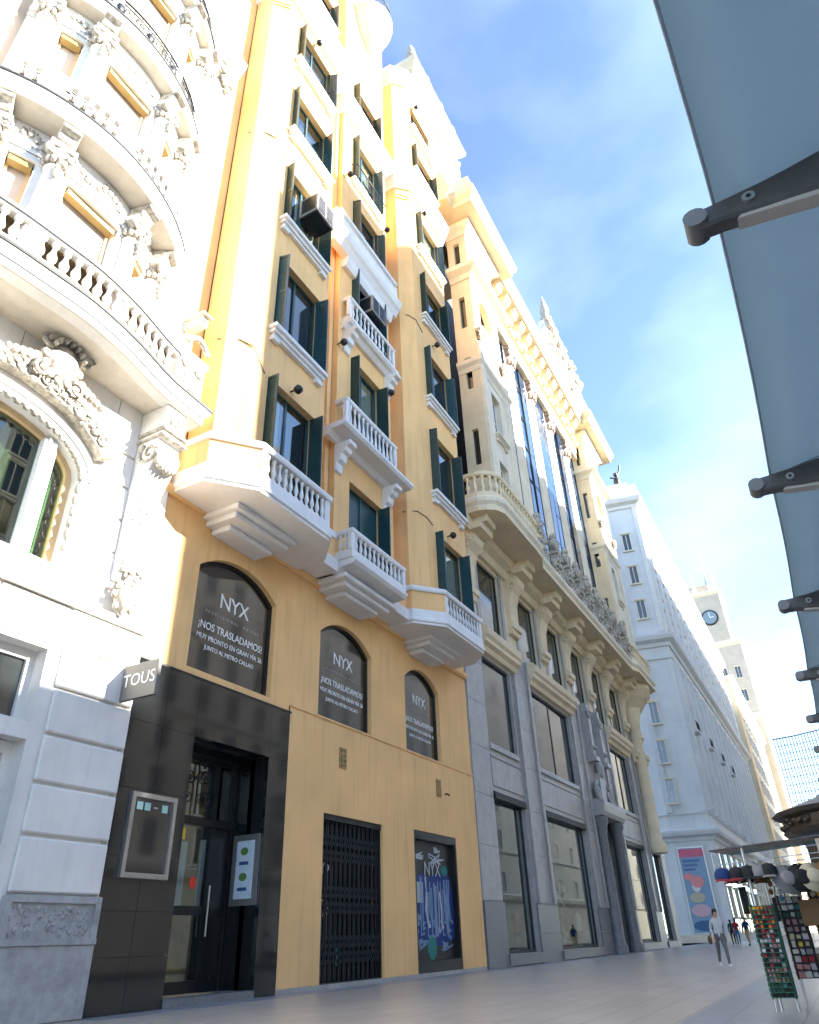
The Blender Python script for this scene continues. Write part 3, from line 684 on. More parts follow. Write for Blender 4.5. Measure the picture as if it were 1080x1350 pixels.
        for xx in (x0, x1):
            MB().box(xx - 0.1, xx + 0.14 if xx == x0 else xx + 0.1, yb - 0.05, yb + 0.1, zb + 0.72, zr - 0.2).obj('post', wm, bo)
            for k in range(3): inst('baluster', bme, bo, (xx + (0.02 if xx == x0 else -0.02), yb + 0.25 + 0.22 * k, zb + 0.72)) if 12.3 - yb > 0.5 + 0.2 * k else None
        for xx in brackets:
            k_ = MB(); k_.prof([(0, zb), (0.72, zb), (0.74, zb - 0.2), (0.55, zb - 0.26), (0.5, zb - 0.42), (0.34, zb - 0.5), (0.3, zb - 0.75), (0.14, zb - 0.85), (0.1, zb - 1.15), (0, zb - 1.2)], xx - 0.22, xx + 0.22, FM)
            k_.obj('bracket', wm, bo, bevel=0.02)
    mid_balcony(17.75, 21.35, 11.35, 11.75, 13.3, 0.0, [], 11)
    mid_balcony(17.75, 21.5, 11.35, 17.15, 19.3, 0.75, [17.9, 21.4], 11)
    mid_balcony(18.1, 21.9, 11.75, 23.5, 25.4, 0.15, [18.3, 21.7], 11)
    cb = MB()
    for k, (hw, dp) in enumerate(((1.75, 0.95), (1.5, 0.75), (1.1, 0.5))): cb.box(19.6 - hw, 19.6 + hw, YW - 0.35 - dp, YW - 0.003, 11.76 - 0.17 * (k + 1), 11.76 - 0.17 * k)
    cb.obj('corbel', wm, B, bevel=0.03)
    for xa, xb in ((16.7, 17.75), (21.35, 22.75)):
        l = MB(); l.box(xa, xb, 12.05, 13.0, 11.75, 12.2); wg = l.obj('balcony_wing', wm, B)
        MB().box(xa, xb, 12.15, 12.4, 12.2, 13.0).obj('flank_panel', ym, wg); MB().box(xa, xb, 12.1, 12.45, 13.0, 13.25).obj('handrail', wm, wg)
    # panelled hood balcony on the fourth floor
    h = MB(); h.prof([(0, 27.9), (0.35, 27.9), (0.5, 28.2), (0.62, 28.35), (0.7, 28.6), (0.7, 28.75), (0.5, 28.8), (0.45, 30.0), (0, 30.0)], 16.75, 22.3, FM)
    ho = h.obj('hood_balcony', wm, B)
    MB().prof([(0.45, 29.85), (0.58, 29.9), (0.58, 30.1), (0.4, 30.15), (0, 30.15), (0, 29.85)], 16.95, 22.1, FM).obj('handrail', wm, ho)
    for k in range(5): MB().box(17.3 + k * 0.95, 18.05 + k * 0.95, 0.455, 0.49, 29.0, 29.75, FM).obj('raised_panel', wm, ho)
    MB().prof([(0, 27.35), (0.2, 27.35), (0.3, 27.6), (0.35, 27.9), (0, 27.9)], 17.9, 22.0, FM).obj('moulding', wm, ho)
    # iron rail with pots at the fifth floor
    rl = MB(); rl.tube([FM(18.5, 0.0, 35.9), FM(18.5, 0.35, 35.9), FM(21.5, 0.35, 35.9), FM(21.5, 0, 35.9)], 0.03)
    for k in range(22): rl.tube([FM(18.5 + k * 3.0 / 21, 0.35, 34.95), FM(18.5 + k * 3.0 / 21, 0.35, 35.9)], 0.014, 4)
    rl.obj('iron_rail', M['iron'], B)
    # round bowl balcony at the top
    bw = MB(); prf = [(0.02, 50.60), (0.35, 50.80), (0.75, 51.25), (1.1, 51.90), (1.35, 52.70), (1.5, 53.40), (1.62, 53.50), (1.62, 53.75), (0.0, 53.80)]
    bw.lathe(prf, (20.2, 12.2, 0), 20); bo = bw.obj('bowl_balcony', M['cream2'], B)
    rg = MB()
    for zz in (53.90, 55.00): rg.tube([(20.2 + 1.5 * math.cos(a), 12.2 + 1.5 * math.sin(a), zz) for a in [math.pi + k * math.pi / 16 for k in range(17)]], 0.035)
    for k in range(33):
        a = math.pi + k * math.pi / 32; rg.tube([(20.2 + 1.5 * math.cos(a), 12.2 + 1.5 * math.sin(a), 53.80), (20.2 + 1.5 * math.cos(a), 12.2 + 1.5 * math.sin(a), 55.00)], 0.018, 4)
    rg.obj('iron_railing', M['iron'], bo)
    MB().box(17.75, 22.1, 12.3, 13.3, 47.0, 58.0).obj('attic_wall', M['yellow2'], B)
    # drainpipe and cables
    MB().tube([(11.62, 13.0, 11.9), (11.62, 13.0, 47)], 0.06, 8).obj('drainpipe', ym, B)
    for k, z in enumerate((17.2, 28.4)):
        MB().tube([(11.35, 12.4, z), (11.7, 11.78, z - 0.05), (12.0, 11.46, z - 0.25), (12.6, 11.46, z - 0.9)], 0.018, 5).obj('cable', M['iron'], B)
    MB().tube([(22.95, 12.3, 16.9), (23.3, 11.75, 16.95), (23.6, 11.47, 16.7), (24.2, 11.47, 16.6)], 0.018, 5).obj('cable', M['iron'], B)
    MB().tube([(22.95, 12.3, 28.9), (23.3, 11.75, 28.95), (23.6, 11.47, 28.7), (24.3, 11.47, 28.4)], 0.018, 5).obj('cable', M['iron'], B)
    return B
yellow_building()
# ------------------------------------------------------------------ white building with the bow front
def white_building():
    B = thing('white_building', 'ornate white building with curved bow balconies and carved stonework', 'building', (6.3, 13, 0))
    sm, cm = M['stucco'], M['carved']
    F = Fr(0, 13.0)
    arch = (4.2, 8.42, 8.1, 11.45, 0.95); shop = (3.9, 8.67, 0.1, 6.4)
    b = MB(); b.wall(F, -4, 11.0, 0, 13.4, 0.55, [arch, shop]); b.box(-4, 11.0, -0.62, -0.56, 0, 0.1, F)
    b.obj('wall', sm, B, fix=False)
    MB().box(-4, 10.5, 13.9, 26, 0, 52).obj('core', M['interiordark'], B)
    # rusticated pier: every block a piece
    zs = [1.97, 2.94, 3.85, 4.76, 5.67, 6.58, 7.42]
    for z0, z1 in zip(zs[:-1], zs[1:]):
        q = MB(); q.box(8.98, 10.96, 0.0, 0.09, z0 + 0.035, z1 - 0.035, F); q.obj('stone_block', sm, B, bevel=0.03)
    for k in range(3): MB().box(4.0 + 1.66 * k + 0.02, 5.66 + 1.66 * k - 0.02, 0, 0.06, 6.5, 7.4, F).obj('stone_block', sm, B, bevel=0.03)
    for (ua, ub, z0, z1) in ((9.1, 10.96, 8.2, 9.05), (9.1, 9.75, 9.12, 9.95), (9.1, 9.75, 10.02, 10.85), (9.1, 9.75, 10.92, 11.75), (9.1, 9.75, 11.82, 12.6)):
        MB().box(ua, ub, 0, 0.06, z0, z1, F).obj('stone_block', sm, B, bevel=0.03)
    bs = MB(); bs.box(8.9, 11.0, 0, 0.14, 0.0, 1.2, F); bs.obj('base_block', M['basestone'], B, bevel=0.03)
    bs = MB(); bs.box(8.92, 10.98, 0, 0.1, 1.2, 1.95, F)
    r = random.Random(5)
    po = bs.obj('base_panel', M['basestone'], B)
    fr = MB(); fr.box(8.92, 10.98, 0.1, 0.15, 1.85, 1.97, F); fr.box(8.92, 10.98, 0.1, 0.17, 1.18, 1.28, F); fr.box(8.92, 9.05, 0.1, 0.15, 1.28, 1.85, F); fr.box(10.85, 10.98, 0.1, 0.15, 1.28, 1.85, F); fr.obj('panel_frame', M['basestone'], po)
    vm = MB(); leaves(vm, F, 9.1, 10.8, 1.34, 1.8, 0.09, 150, 0.04, 4); v = vm.obj('vermiculation', M['basestone'], po); v['kind'] = 'stuff'
    # shop window
    s = MB(); s.box(3.9, 8.67, -0.3, 0.02, 4.58, 4.92, F); s.box(8.5, 8.67, -0.5, -0.35, 0.1, 6.4, F); s.box(3.9, 8.5, -0.5, -0.36, 6.2, 6.4, F); s.box(7.2, 7.34, -0.48, -0.36, 0.1, 4.58, F)
    s.box(7.34, 8.5, -0.48, -0.37, 0.1, 0.5, F); s.box(7.34, 8.5, -0.48, -0.37, 4.35, 4.58, F)
    so = s.obj('shop_window', sm, B)
    MB().box(3.95, 8.5, -0.44, -0.43, 4.9, 6.2, F).obj('pane', M['glass'], so)
    MB().box(7.34, 8.5, -0.44, -0.43, 0.5, 4.35, F).obj('pane', M['glass'], so)
    MB().box(3.95, 7.2, -0.44, -0.43, 0.1, 4.58, F).obj('pane', M['glass'], so)
    g = MB()
    for k in range(6): scroll(g, F, 5.6 + 0.5 * k, -0.41, 5.2, 0.2, 0.02, 1.3, 1 if k % 2 else -1, 1.5, 10)
    g.obj('etched_scroll', flat('etched_grey', (0.12, 0.12, 0.11)), so)
    # ledges
    MB().prof([(0, 7.42), (0.2, 7.42), (0.24, 7.5), (0.24, 7.66), (0.1, 7.72), (0.1, 8.0), (0.18, 8.04), (0.18, 8.1), (0, 8.1)], 3.6, 9.0, F).obj('sill_course', sm, B)
    MB().prof([(0, 7.42), (0.16, 7.42), (0.2, 7.5), (0.2, 7.58), (0, 7.6)], 9.0, 10.98, F).obj('string_course', sm, B)
    # arched window
    a0, a1, z0, z1, rr = arch; cu, hw = (a0 + a1) / 2, (a1 - a0) / 2
    def ring(d0, d1, w0, w1, m, nm, parent, lo=True, n=22):
        q = MB()
        for k in range(n):
            t0, t1 = math.pi * k / n, math.pi * (k + 1) / n
            P = lambda d, t: (cu + (hw + d) * math.cos(t), z1 - rr + (rr + d) * math.sin(t))
            q.prism([P(d0, t0), P(d1, t0), P(d1, t1), P(d0, t1)], w0, w1, F)
        if lo:
            for s_ in (-1, 1): ua, ub = sorted((cu + s_ * (hw + d0), cu + s_ * (hw + d1))); q.box(ua, ub, w0, w1, z0, z1 - rr, F)
        return q.obj(nm, m, parent)
    wo = ring(-0.16, 0.0, -0.45, -0.3, M['creamwood'], 'arched_window', B)
    mu = MB()
    for u in (cu - 1.35, cu + 1.35): mu.box(u - 0.17, u + 0.17, -0.42, -0.2, z0, z1 - 0.28, F); mu.box(u - 0.1, u + 0.1, -0.2, -0.14, z0, z1 - 0.3, F)
    mu.box(a0 + 0.16, a1 - 0.16, -0.42, -0.28, z0, z0 + 0.2, F)
    mu.obj('mullion', M['white'], wo)
    pane = [(a0 + 0.16, z0 + 0.1), (a1 - 0.16, z0 + 0.1)] + [(cu + (hw - 0.12) * math.cos(math.pi * k / 18), z1 - rr + (rr - 0.12) * math.sin(math.pi * k / 18)) for k in range(19)]
    MB().prism(pane, -0.40, -0.39, F).obj('pane', M['clearg'], wo)
    rm = MB(); rm.box(a0 - 0.4, a1 + 0.4, -3.2, -3.1, 7.6, 12.4, F); rm.box(a0 - 0.4, a1 + 0.4, -3.1, -0.6, 7.6, 7.7, F); rm.box(a0 - 0.4, a1 + 0.4, -3.1, -0.6, 12.2, 12.3, F)
    rm.box(a1 + 0.3, a1 + 0.4, -3.1, -0.6, 7.7, 12.2, F); rm.box(a0 - 0.4, a0 - 0.3, -3.1, -0.6, 7.7, 12.2, F); rm.obj('room', flat('room_olive', (0.34, 0.34, 0.22)), wo)
    cu_ = MB(); n = 40
    cv = [F(cu + 1.3 + 0.55 * k / n, -0.62 + 0.06 * math.sin(k * 1.1), z) for z in (z0 + 0.15, z1 - 0.75) for k in range(n + 1)]
    cu_.add(cv, [(k, k + 1, n + 2 + k, n + 1 + k) for k in range(n)], True); cu_.obj('curtain', flat('sheer_curtain', (0.62, 0.68, 0.6)), wo, fix=False)
    ring(0.02, 0.16, -0.1, 0.06, sm, 'arch_moulding', B); ring(0.16, 0.3, 0.0, 0.12, sm, 'arch_moulding', B, False)
    sc = MB()
    for k in range(31):                              # scalloped inner edge of the arch
        t = math.pi * k / 30; sc.ball(F(cu + (hw + 0.03) * math.cos(t), 0.0, z1 - rr + (rr + 0.03) * math.sin(t)), (0.1, 0.09, 0.1), 6, 4)
    for s_ in (-1, 1):
        for k in range(6): sc.ball(F(cu + s_ * (hw + 0.03), 0.0, z1 - rr - 0.3 * (k + 1)), (0.09, 0.09, 0.14), 6, 4)
    sc.obj('scalloped_edge', cm, B)
    # heavy garlanded moulding over the arch
    gl = MB(); n = 28
    for k in range(n):
        t0, t1 = math.pi * (0.13 + 0.74 * k / n), math.pi * (0.13 + 0.74 * (k + 1) / n)
        P = lambda d, t: (cu + (hw + d) * math.cos(t), z1 - rr + 0.05 + (rr + d * 1.1) * math.sin(t))
        gl.prism([P(0.42, t0), P(0.8, t0), P(0.8, t1), P(0.42, t1)], 0.05, 0.32, F)
    go = gl.obj('garland_moulding', cm, B)
    lv = MB(); r = random.Random(11)
    for k in range(150):
        t = math.pi * r.uniform(0.18, 0.82); d = r.uniform(0.42, 0.82); a = r.uniform(0.04, 0.1)
        lv.ball(F(cu + (hw + d) * math.cos(t), 0.33 + r.uniform(-0.02, 0.04), z1 - rr + 0.05 + (rr + d * 1.1) * math.sin(t)), (a * 1.2, a * 0.7, a), 6, 4)
    for k in range(16):
        t = math.pi * (0.2 + 0.6 * k / 15); scroll(lv, F, cu + (hw + 0.6) * math.cos(t), 0.36, z1 - rr + 0.05 + (rr + 0.66) * math.sin(t), 0.14, 0.032, 1.4, 1 if k % 2 else -1, k, 10)
    lv.obj('carved_garland', cm, go)['kind'] = 'stuff'
    for u in (cu, cu + 0.75 + 0.05):
        pass
    ct = MB(); u, z = cu + 0.72, 12.75
    ct.ball(F(u, 0.38, z), (0.42, 0.25, 0.5), 14, 9)
    for k in range(12): a = k * math.pi / 6; ct.ball(F(u + 0.44 * math.cos(a), 0.4, z + 0.52 * math.sin(a)), (0.13, 0.11, 0.13), 6, 4)
    for s_ in (-1, 1):
        scroll(ct, F, u + s_ * 0.5, 0.5, z + 0.35, 0.22, 0.07, 1.3, s_, 0.5); scroll(ct, F, u + s_ * 0.45, 0.48, z - 0.5, 0.2, 0.06, 1.3, -s_, 2.2)
        for k in range(5): ct.ball(F(u + s_ * (0.6 + 0.16 * k), 0.36, z - 0.25 - 0.05 * k), (0.14 - 0.012 * k, 0.12, 0.18 - 0.02 * k), 7, 5)
    for k in range(7): a = math.pi * (0.1 + 0.8 * k / 6); ct.ball(F(u + 0.4 * math.cos(a), 0.6, z + 0.35 * math.sin(a) + 0.15), (0.06, 0.14, 0.09), 6, 4)
    ct.obj('cartouche', cm, B)
    for k in range(3): MB().box(9.0 - 1.4 * k + 0.0, 9.02 - 1.4 * k, 0.0, 0.012, 12.3, 13.3, F).obj('joint', M['basestone'], B)
    # big scroll console under the end of the first balcony
    for u in (10.1, 2.5):
        c = MB(); c.prof([(0, 8.4), (0.18, 8.4), (0.3, 8.7), (0.26, 9.4), (0.3, 10.2), (0.42, 10.9), (0.7, 11.5), (0.86, 11.9), (0.8, 12.2), (0.92, 12.3), (0.92, 13.3), (0, 13.3)], u - 0.36, u + 0.36, F)
        co = c.obj('console', sm, B, bevel=0.03)
        t = MB(); t.box(u - 0.42, u + 0.42, 0.05, 1.0, 12.45, 12.53, F); t.box(u - 0.42, u + 0.42, 0.05, 1.0, 12.25, 12.31, F)
        S2 = lambda s_: Fr(u + s_ * 0.37, 13.0, math.pi / 2 * 0) 
        for s_ in (-1, 1):
            pts = []; rs = []
            for k in range(17):
                q = k / 16; a = 2.2 + 2 * math.pi * 1.5 * q; rr_ = 0.36 * (1 - 0.85 * q)
                pts.append(F(u + s_ * 0.37, 0.55 + rr_ * math.cos(a), 11.85 + rr_ * math.sin(a))); rs.append(0.06 * (1 - 0.4 * q))
            t.tube(pts, 0.06, 5, rs)
        for k in range(9): a = -math.pi * k / 8; t.ball(F(u + 0.32 * math.cos(a), 0.8, 11.75 + 0.2 * math.sin(a)), (0.08, 0.1, 0.24), 6, 4)
        for k in range(4):
            for j in range(5 - k // 2): t.ball(F(u - 0.22 + 0.11 * j, 0.36 + 0.02 * k, 10.9 - 0.28 * k), 0.035, 6, 4)
        leaves(t, F, u - 0.2, u + 0.2, 12.75, 13.1, 0.94, 12, 0.06, 8)
        leaves(t, F, u - 0.3, u + 0.3, 8.2, 8.9, 0.3, 26, 0.09, 9)
        t.ball(F(u - 0.05, 0.28, 7.98), (0.26, 0.22, 0.34), 10, 7)
        for k in range(8): a = k * math.pi / 4; t.ball(F(u - 0.05 + 0.3 * math.cos(a), 0.28, 8.0 + 0.36 * math.sin(a)), (0.08, 0.08, 0.1), 6, 4)
        t.obj('carved_scrolls', cm, co)
    # ---- first balcony slab with balustrade
    p1 = smooth_path([(1.6, 13.0), (2.0, 12.4), (3.2, 12.1), (4.63, 11.79), (5.62, 11.66), (6.71, 11.56), (7.91, 11.65), (9.0, 11.86), (9.6, 11.95)], 5) + [(10.9, 12.0), (10.9, 13.0)]
    slab = MB(); slab.plan(p1, 13.3, 13.42)
    so = slab.obj('balcony', M['slab'], B)
    MB().sweep(p1, [(-0.35, 13.28), (-0.06, 13.3), (0.02, 13.45), (0.0, 13.55), (0.1, 13.65), (0.14, 13.75), (0.14, 13.86), (-0.3, 13.9)]).obj('slab_edge', sm, so)
    MB().sweep(p1, [(0.13, 13.79), (0.175, 13.79), (0.175, 13.87), (0.13, 13.9)]).obj('lead_flashing', M['flashing'], so); MB().sweep(p1, [(-0.02, 13.50), (0.03, 13.50), (0.03, 13.54), (-0.02, 13.54)]).obj('painted_shadow_line', M['flashing'], so)  # second strip is coloured dark to paint a groove's shadow
    p1b = offset(p1[4:-2], -0.06) + [(9.7, 12.06)]
    MB().sweep(p1b, [(0.1, 13.86), (0.1, 14.08), (-0.12, 14.08), (-0.12, 13.86)]).obj('base_course', sm, so)
    MB().sweep(p1b, [(0.1, 14.85), (0.15, 14.92), (0.15, 15.02), (0.1, 15.08), (-0.12, 15.08), (-0.12, 14.85)]).obj('handrail', sm, so)
    bme = baluster_mesh(0.77, 1.75, sm)
    for x, y, a in along(p1b, 0.29, 0.2, 0.2): inst('baluster', bme, so, (x, y, 14.08), a)
    MB().sweep(offset(p1b, -0.2), [(0.01, 13.95), (0.01, 14.95), (-0.01, 14.95), (-0.01, 13.95)]).obj('gap_shade', M['gapshade'], so)  # added backing panel, paints the shade in the balustrade gaps
    pd = MB(); pd.box(9.75, 10.75, 12.02, 12.95, 13.86, 15.2); pd.box(9.68, 10.82, 11.97, 12.95, 15.2, 15.42); po = pd.obj('pedestal', sm, so, bevel=0.03)
    cv = MB(); Fp = Fr(0, 12.02); scroll(cv, Fp, 10.0, 0.04, 14.9, 0.16, 0.05); scroll(cv, Fp, 10.5, 0.04, 14.9, 0.16, 0.05, flip=-1); cv.box(10.02, 10.5, 0, 0.05, 14.1, 14.6, Fp); cv.tube([Fp(9.85 + 0.1 * k, 0.12, 15.6 + 0.35 * math.sin(math.pi * k / 8)) for k in range(9)], 0.09); cv.obj('carved_crest', cm, po)
    # ---- bow walls
    CX, CY = 6.3, 16.2
    def P(R, deg): a = R_(deg); return (CX + R * math.sin(a), CY - R * math.cos(a))
    def arc(R, d0, d1, n): return [P(R, d0 + (d1 - d0) * k / n) for k in range(n + 1)]
    RW = 4.3
    dmax = 40
    floors = [(13.9, 17.15, 18.3, 18.9), (18.9, 22.75, 23.95, 24.5), (24.5, 28.5, 29.7, 30.2), (30.2, 34.2, 35.4, 35.9), (35.9, 39.8, 41, 41.5)]
    for fi, (zf, zl, zs_, zt) in enumerate(floors):
        ent = MB(); pw = arc(RW, -dmax, dmax, 32)
        ent.sweep(pw, [(0, zl), (0.04, zl), (0.04, zl + 0.2), (0.08, zl + 0.22), (0.08, zl + 0.42), (0.03, zl + 0.46), (0.03, zs_), (-0.35, zs_), (-0.35, zl)])
        eo = ent.obj('entablature', sm, B)
        de = MB()
        for x, y, a in along(arc(RW + 0.03, -36, 36, 32), 0.13):
            f_ = Fr(x, y, a); de.box(-0.04, 0.04, 0, 0.06, zl + 0.33, zl + 0.41, f_)
        lv = MB(); r = random.Random(20 + fi)
        for x, y, a in along(arc(RW + 0.03, -34, 34, 32), 0.16):
            f_ = Fr(x, y, a); z_ = zl + 0.7 + 0.16 * math.sin(x * 6)
            lv.ball(f_(0, 0.02, z_), (0.1, 0.05, 0.1 + r.uniform(0, 0.05)), 6, 4)
            if r.random() < 0.5: scroll(lv, f_, 0, 0.05, z_ + 0.08, 0.1, 0.025, 1.2, 1, r.uniform(0, 6), 8)
        lv.obj('carved_frieze', cm, eo)['kind'] = 'stuff'; de.obj('dentil_course', cm, eo)['kind'] = 'stuff'
        # piers between the windows
        piers = [(10.5, 20.5), (28.5, dmax)]
        for d0, d1 in piers:
            for s_ in (-1, 1):
                q0, q1 = sorted((s_ * d0, s_ * d1))
                MB().plan(arc(RW, q0, q1, 6) + arc(RW - 0.4, q1, q0, 6), zf, zl).obj('pier', sm, B)
        # windows: blind, ochre soffit box with bounced light painted in, frame
        for d0, d1 in ((-10.5, 10.5), (20.5, 28.5), (-28.5, -20.5)):
            a_, b_ = P(RW - 0.3, d0), P(RW - 0.3, d1); an = math.atan2(b_[1] - a_[1], b_[0] - a_[0]); w_ = math.hypot(b_[0] - a_[0], b_[1] - a_[1]); f_ = Fr(a_[0], a_[1], an)
            fr_ = MB(); fr_.box(0, 0.08, -0.04, 0.06, zf, zl, f_); fr_.box(w_ - 0.08, w_, -0.04, 0.06, zf, zl, f_); fr_.box(0.08, w_ - 0.08, -0.04, 0.06, zl - 0.1, zl, f_)
            wo = fr_.obj('window', M['creamwood'], B)
            MB().box(0.08, w_ - 0.08, -0.02, 0.0, zf, zl - 0.1, f_).obj('blind', M['blind'], wo)
            MB().box(0.02, w_ - 0.02, 0.06, 0.27, zl - 0.2, zl - 0.01, f_).obj('bounce_soffit', M['ochre'], wo)
        # columns with capitals in front of the piers
        for d in (15.5, 33.5, -15.5, -33.5):
            x, y = P(RW + 0.12, d); c = MB(); h = zl - zf
            c.lathe([(0.3, 0), (0.3, 0.15), (0.24, 0.22), (0.235, h * 0.4), (0.2, h - 0.15), (0.24, h - 0.1), (0.22, h - 0.05)], (x, y, zf), 12)
            f_ = Fr(x, y, R_(d)); c.box(-0.32, 0.32, -0.3, 0.32, zl + 0.5, zl + 0.66, f_)
            co = c.obj('column', sm, B)
            k_ = MB(); k_.lathe([(0.2, 0), (0.24, 0.15), (0.22, 0.3), (0.33, 0.5)], (x, y, zl), 10)
            for s_ in (-1, 1): scroll(k_, f_, s_ * 0.24, 0.26, zl + 0.34, 0.15, 0.055, 1.5, -s_, 1.5, 12)
            for q in range(7): a = math.pi * (1.0 + q / 6) + R_(d); k_.ball((x + 0.25 * math.cos(a), y + 0.25 * math.sin(a), zl + 0.12), (0.08, 0.08, 0.14), 6, 4)
            for q in range(3): k_.ball(f_(0, 0.28, zl - 0.2 - 0.16 * q), (0.09 - 0.02 * q, 0.08, 0.1), 6, 4)
            k_.obj('capital', cm, co)
            m_ = MB(); m_.prof([(-0.1, zs_), (0.55, zs_), (0.58, zs_ - 0.14), (0.4, zs_ - 0.2), (0.3, zs_ - 0.4), (-0.1, zs_ - 0.45)], -0.24, 0.24, f_); m_.obj('modillion', cm, co, bevel=0.03)
        # balcony slab above
        RS = 5.0 if fi == 0 else (4.75 if fi == 1 else 4.7)
        ps = arc(RS, -36, 36, 30)
        sl = MB(); sl.plan(ps + arc(RW - 0.2, 36, -36, 20), zs_ + 0.02, zs_ + 0.14); so = sl.obj('balcony', M['slab'], B)
        MB().sweep(ps, [(-0.3, zs_ + 0.02), (-0.02, zs_ + 0.04), (0.0, zs_ + 0.14), (-0.08, zs_ + 0.2), (0.06, zs_ + 0.36), (0.1, zs_ + 0.44), (0.1, zt - 0.06), (0.04, zt), (-0.3, zt)]).obj('slab_edge', sm, so)
        MB().sweep(ps, [(0.09, zt - 0.1), (0.13, zt - 0.1), (0.13, zt - 0.03), (0.06, zt + 0.005)]).obj('lead_flashing', M['flashing'], so)
        MB().sweep(pw[1:-1], [(0.03, zl + 0.44), (0.06, zl + 0.44), (0.06, zl + 0.465), (0.03, zl + 0.465)]).obj('entablature_joint', M['flashing'], eo); MB().sweep(pw[1:-1], [(0.03, zl + 0.2), (0.055, zl + 0.2), (0.055, zl + 0.22), (0.03, zl + 0.22)]).obj('entablature_joint', M['flashing'], eo)
        pb = arc(RS - 0.14, -35, 35, 30)
        if fi == 0:
            MB().sweep(pb, [(0.08, zt), (0.08, zt + 0.2), (-0.08, zt + 0.2), (-0.08, zt)]).obj('base_course', sm, so)
            MB().sweep(pb, [(0.08, zt + 0.9), (0.11, zt + 0.95), (0.11, zt + 1.05), (-0.08, zt + 1.05), (-0.08, zt + 0.9)]).obj('handrail', sm, so)
            MB().sweep(offset(pb, -0.16), [(0.01, zt + 0.05), (0.01, zt + 0.98), (-0.01, zt + 0.98), (-0.01, zt + 0.05)]).obj('gap_shade', M['gapshade'], so)  # same painted shade behind the pierced parapet
            pm = cached(('pierced_post', 0), lambda: MB().box(-0.07, 0.07, -0.06, 0.06, 0, 0.7).box(-0.13, 0.13, -0.06, 0.06, 0.3, 0.4), sm)
            sp = cached(('solid_post', 0), lambda: MB().box(-0.24, 0.24, -0.08, 0.08, 0, 0.7), sm)
            for k, (x, y, a) in enumerate(along(pb, 0.28)): inst('pierced_post', sp if k % 7 == 3 else pm, so, (x, y, zt + 0.2), a)
        else:
            rg = MB()
            for zz, r_ in ((zt + 0.12, 0.03), (zt + 0.95, 0.025), (zt + 1.15, 0.04)): rg.tube([(x, y, zz) for x, y in pb], r_, 5)
            for k, (x, y, a) in enumerate(along(pb, 0.26)):
                f_ = Fr(x, y, a)
                rg.tube([f_(-0.12, 0, zt + 0.1), f_(-0.12, 0, zt + 1.15)], 0.016, 4)
                scroll(rg, f_, 0.0, 0, zt + 0.72, 0.13, 0.022, 1.4, 1 if k % 2 else -1, 1.5, 10); scroll(rg, f_, 0.0, 0, zt + 0.36, 0.13, 0.022, 1.4, -1 if k % 2 else 1, 4.5, 10)
                if k % 4 == 2: rg.ball(f_(0, 0.05, zt + 0.55), (0.14, 0.06, 0.2), 7, 5)
            rg.obj('iron_railing', M['iron'], so)
    # handrail drip edges
    MB().sweep(p1b, [(0.14, 14.9), (0.165, 14.9), (0.165, 14.93), (0.14, 14.93)]).obj('drip_edge', M['flashing'], B)
    # flat wall beside the bow with fluted pilaster
    FW = Fr(0, 12.9)
    MB().box(-4, 3.3, -0.6, 0, 13.9, 52, FW).obj('side_wall', sm, B); MB().box(8.95, 10.48, -0.6, 0, 13.9, 52, FW).obj('side_wall', sm, B)
    for ua, ub in ((9.25, 10.35), (2.1, 3.2)):
        pl = MB(); pl.box(ua, ub, 0, 0.12, 15.4, 30.0, FW); po = pl.obj('pilaster', sm, B)
        fl = MB()
        for k in range(5): u = ua + 0.12 + (ub - ua - 0.24) * (k + 0.5) / 5; fl.tube([FW(u, 0.12, 15.8), FW(u, 0.12, 29.4)], 0.07, 6)
        fl.obj('fluting', sm, po)
        c = MB(); c.box(ua - 0.1, ub + 0.1, 0.0, 0.35, 30.5, 30.9, FW); scroll(c, FW, ua + 0.15, 0.25, 30.25, 0.28, 0.1); scroll(c, FW, ub - 0.15, 0.25, 30.25, 0.28, 0.1, flip=-1, a0=math.pi)
        leaves(c, FW, ua, ub, 29.6, 30.3, 0.22, 26, 0.14, 31); leaves(c, FW, ua, ub, 31, 33, 0.3, 40, 0.22, 33)
        c.obj('capital', cm, po)
    MB().box(-4, 10.48, 13.1, 13.5, 13.9, 52).obj('rear_wall', M['blind'], B)
    c = MB(); c.prof([(0, 31.0), (0.3, 31.1), (0.6, 31.5), (0.7, 31.6), (0.7, 31.9), (0, 32)], 9.0, 10.6, FW); c.obj('cornice', sm, B)
white_building()
wl = thing('wall_lantern', 'small square cream lantern bracketed on white wall beside yellow building', 'lantern', (10.6, 12.85, 17.2))
MB().box(10.45, 10.75, 12.2, 12.85, 17.0, 17.35).obj('casing', M['cream2'], wl, bevel=0.03)
MB().box(10.5, 10.7, 12.195, 12.2, 17.04, 17.3).obj('lens', M['iron'], wl)
MB().box(10.4, 10.8, 12.1, 12.88, 17.35, 17.42).obj('hood', M['cream2'], wl)

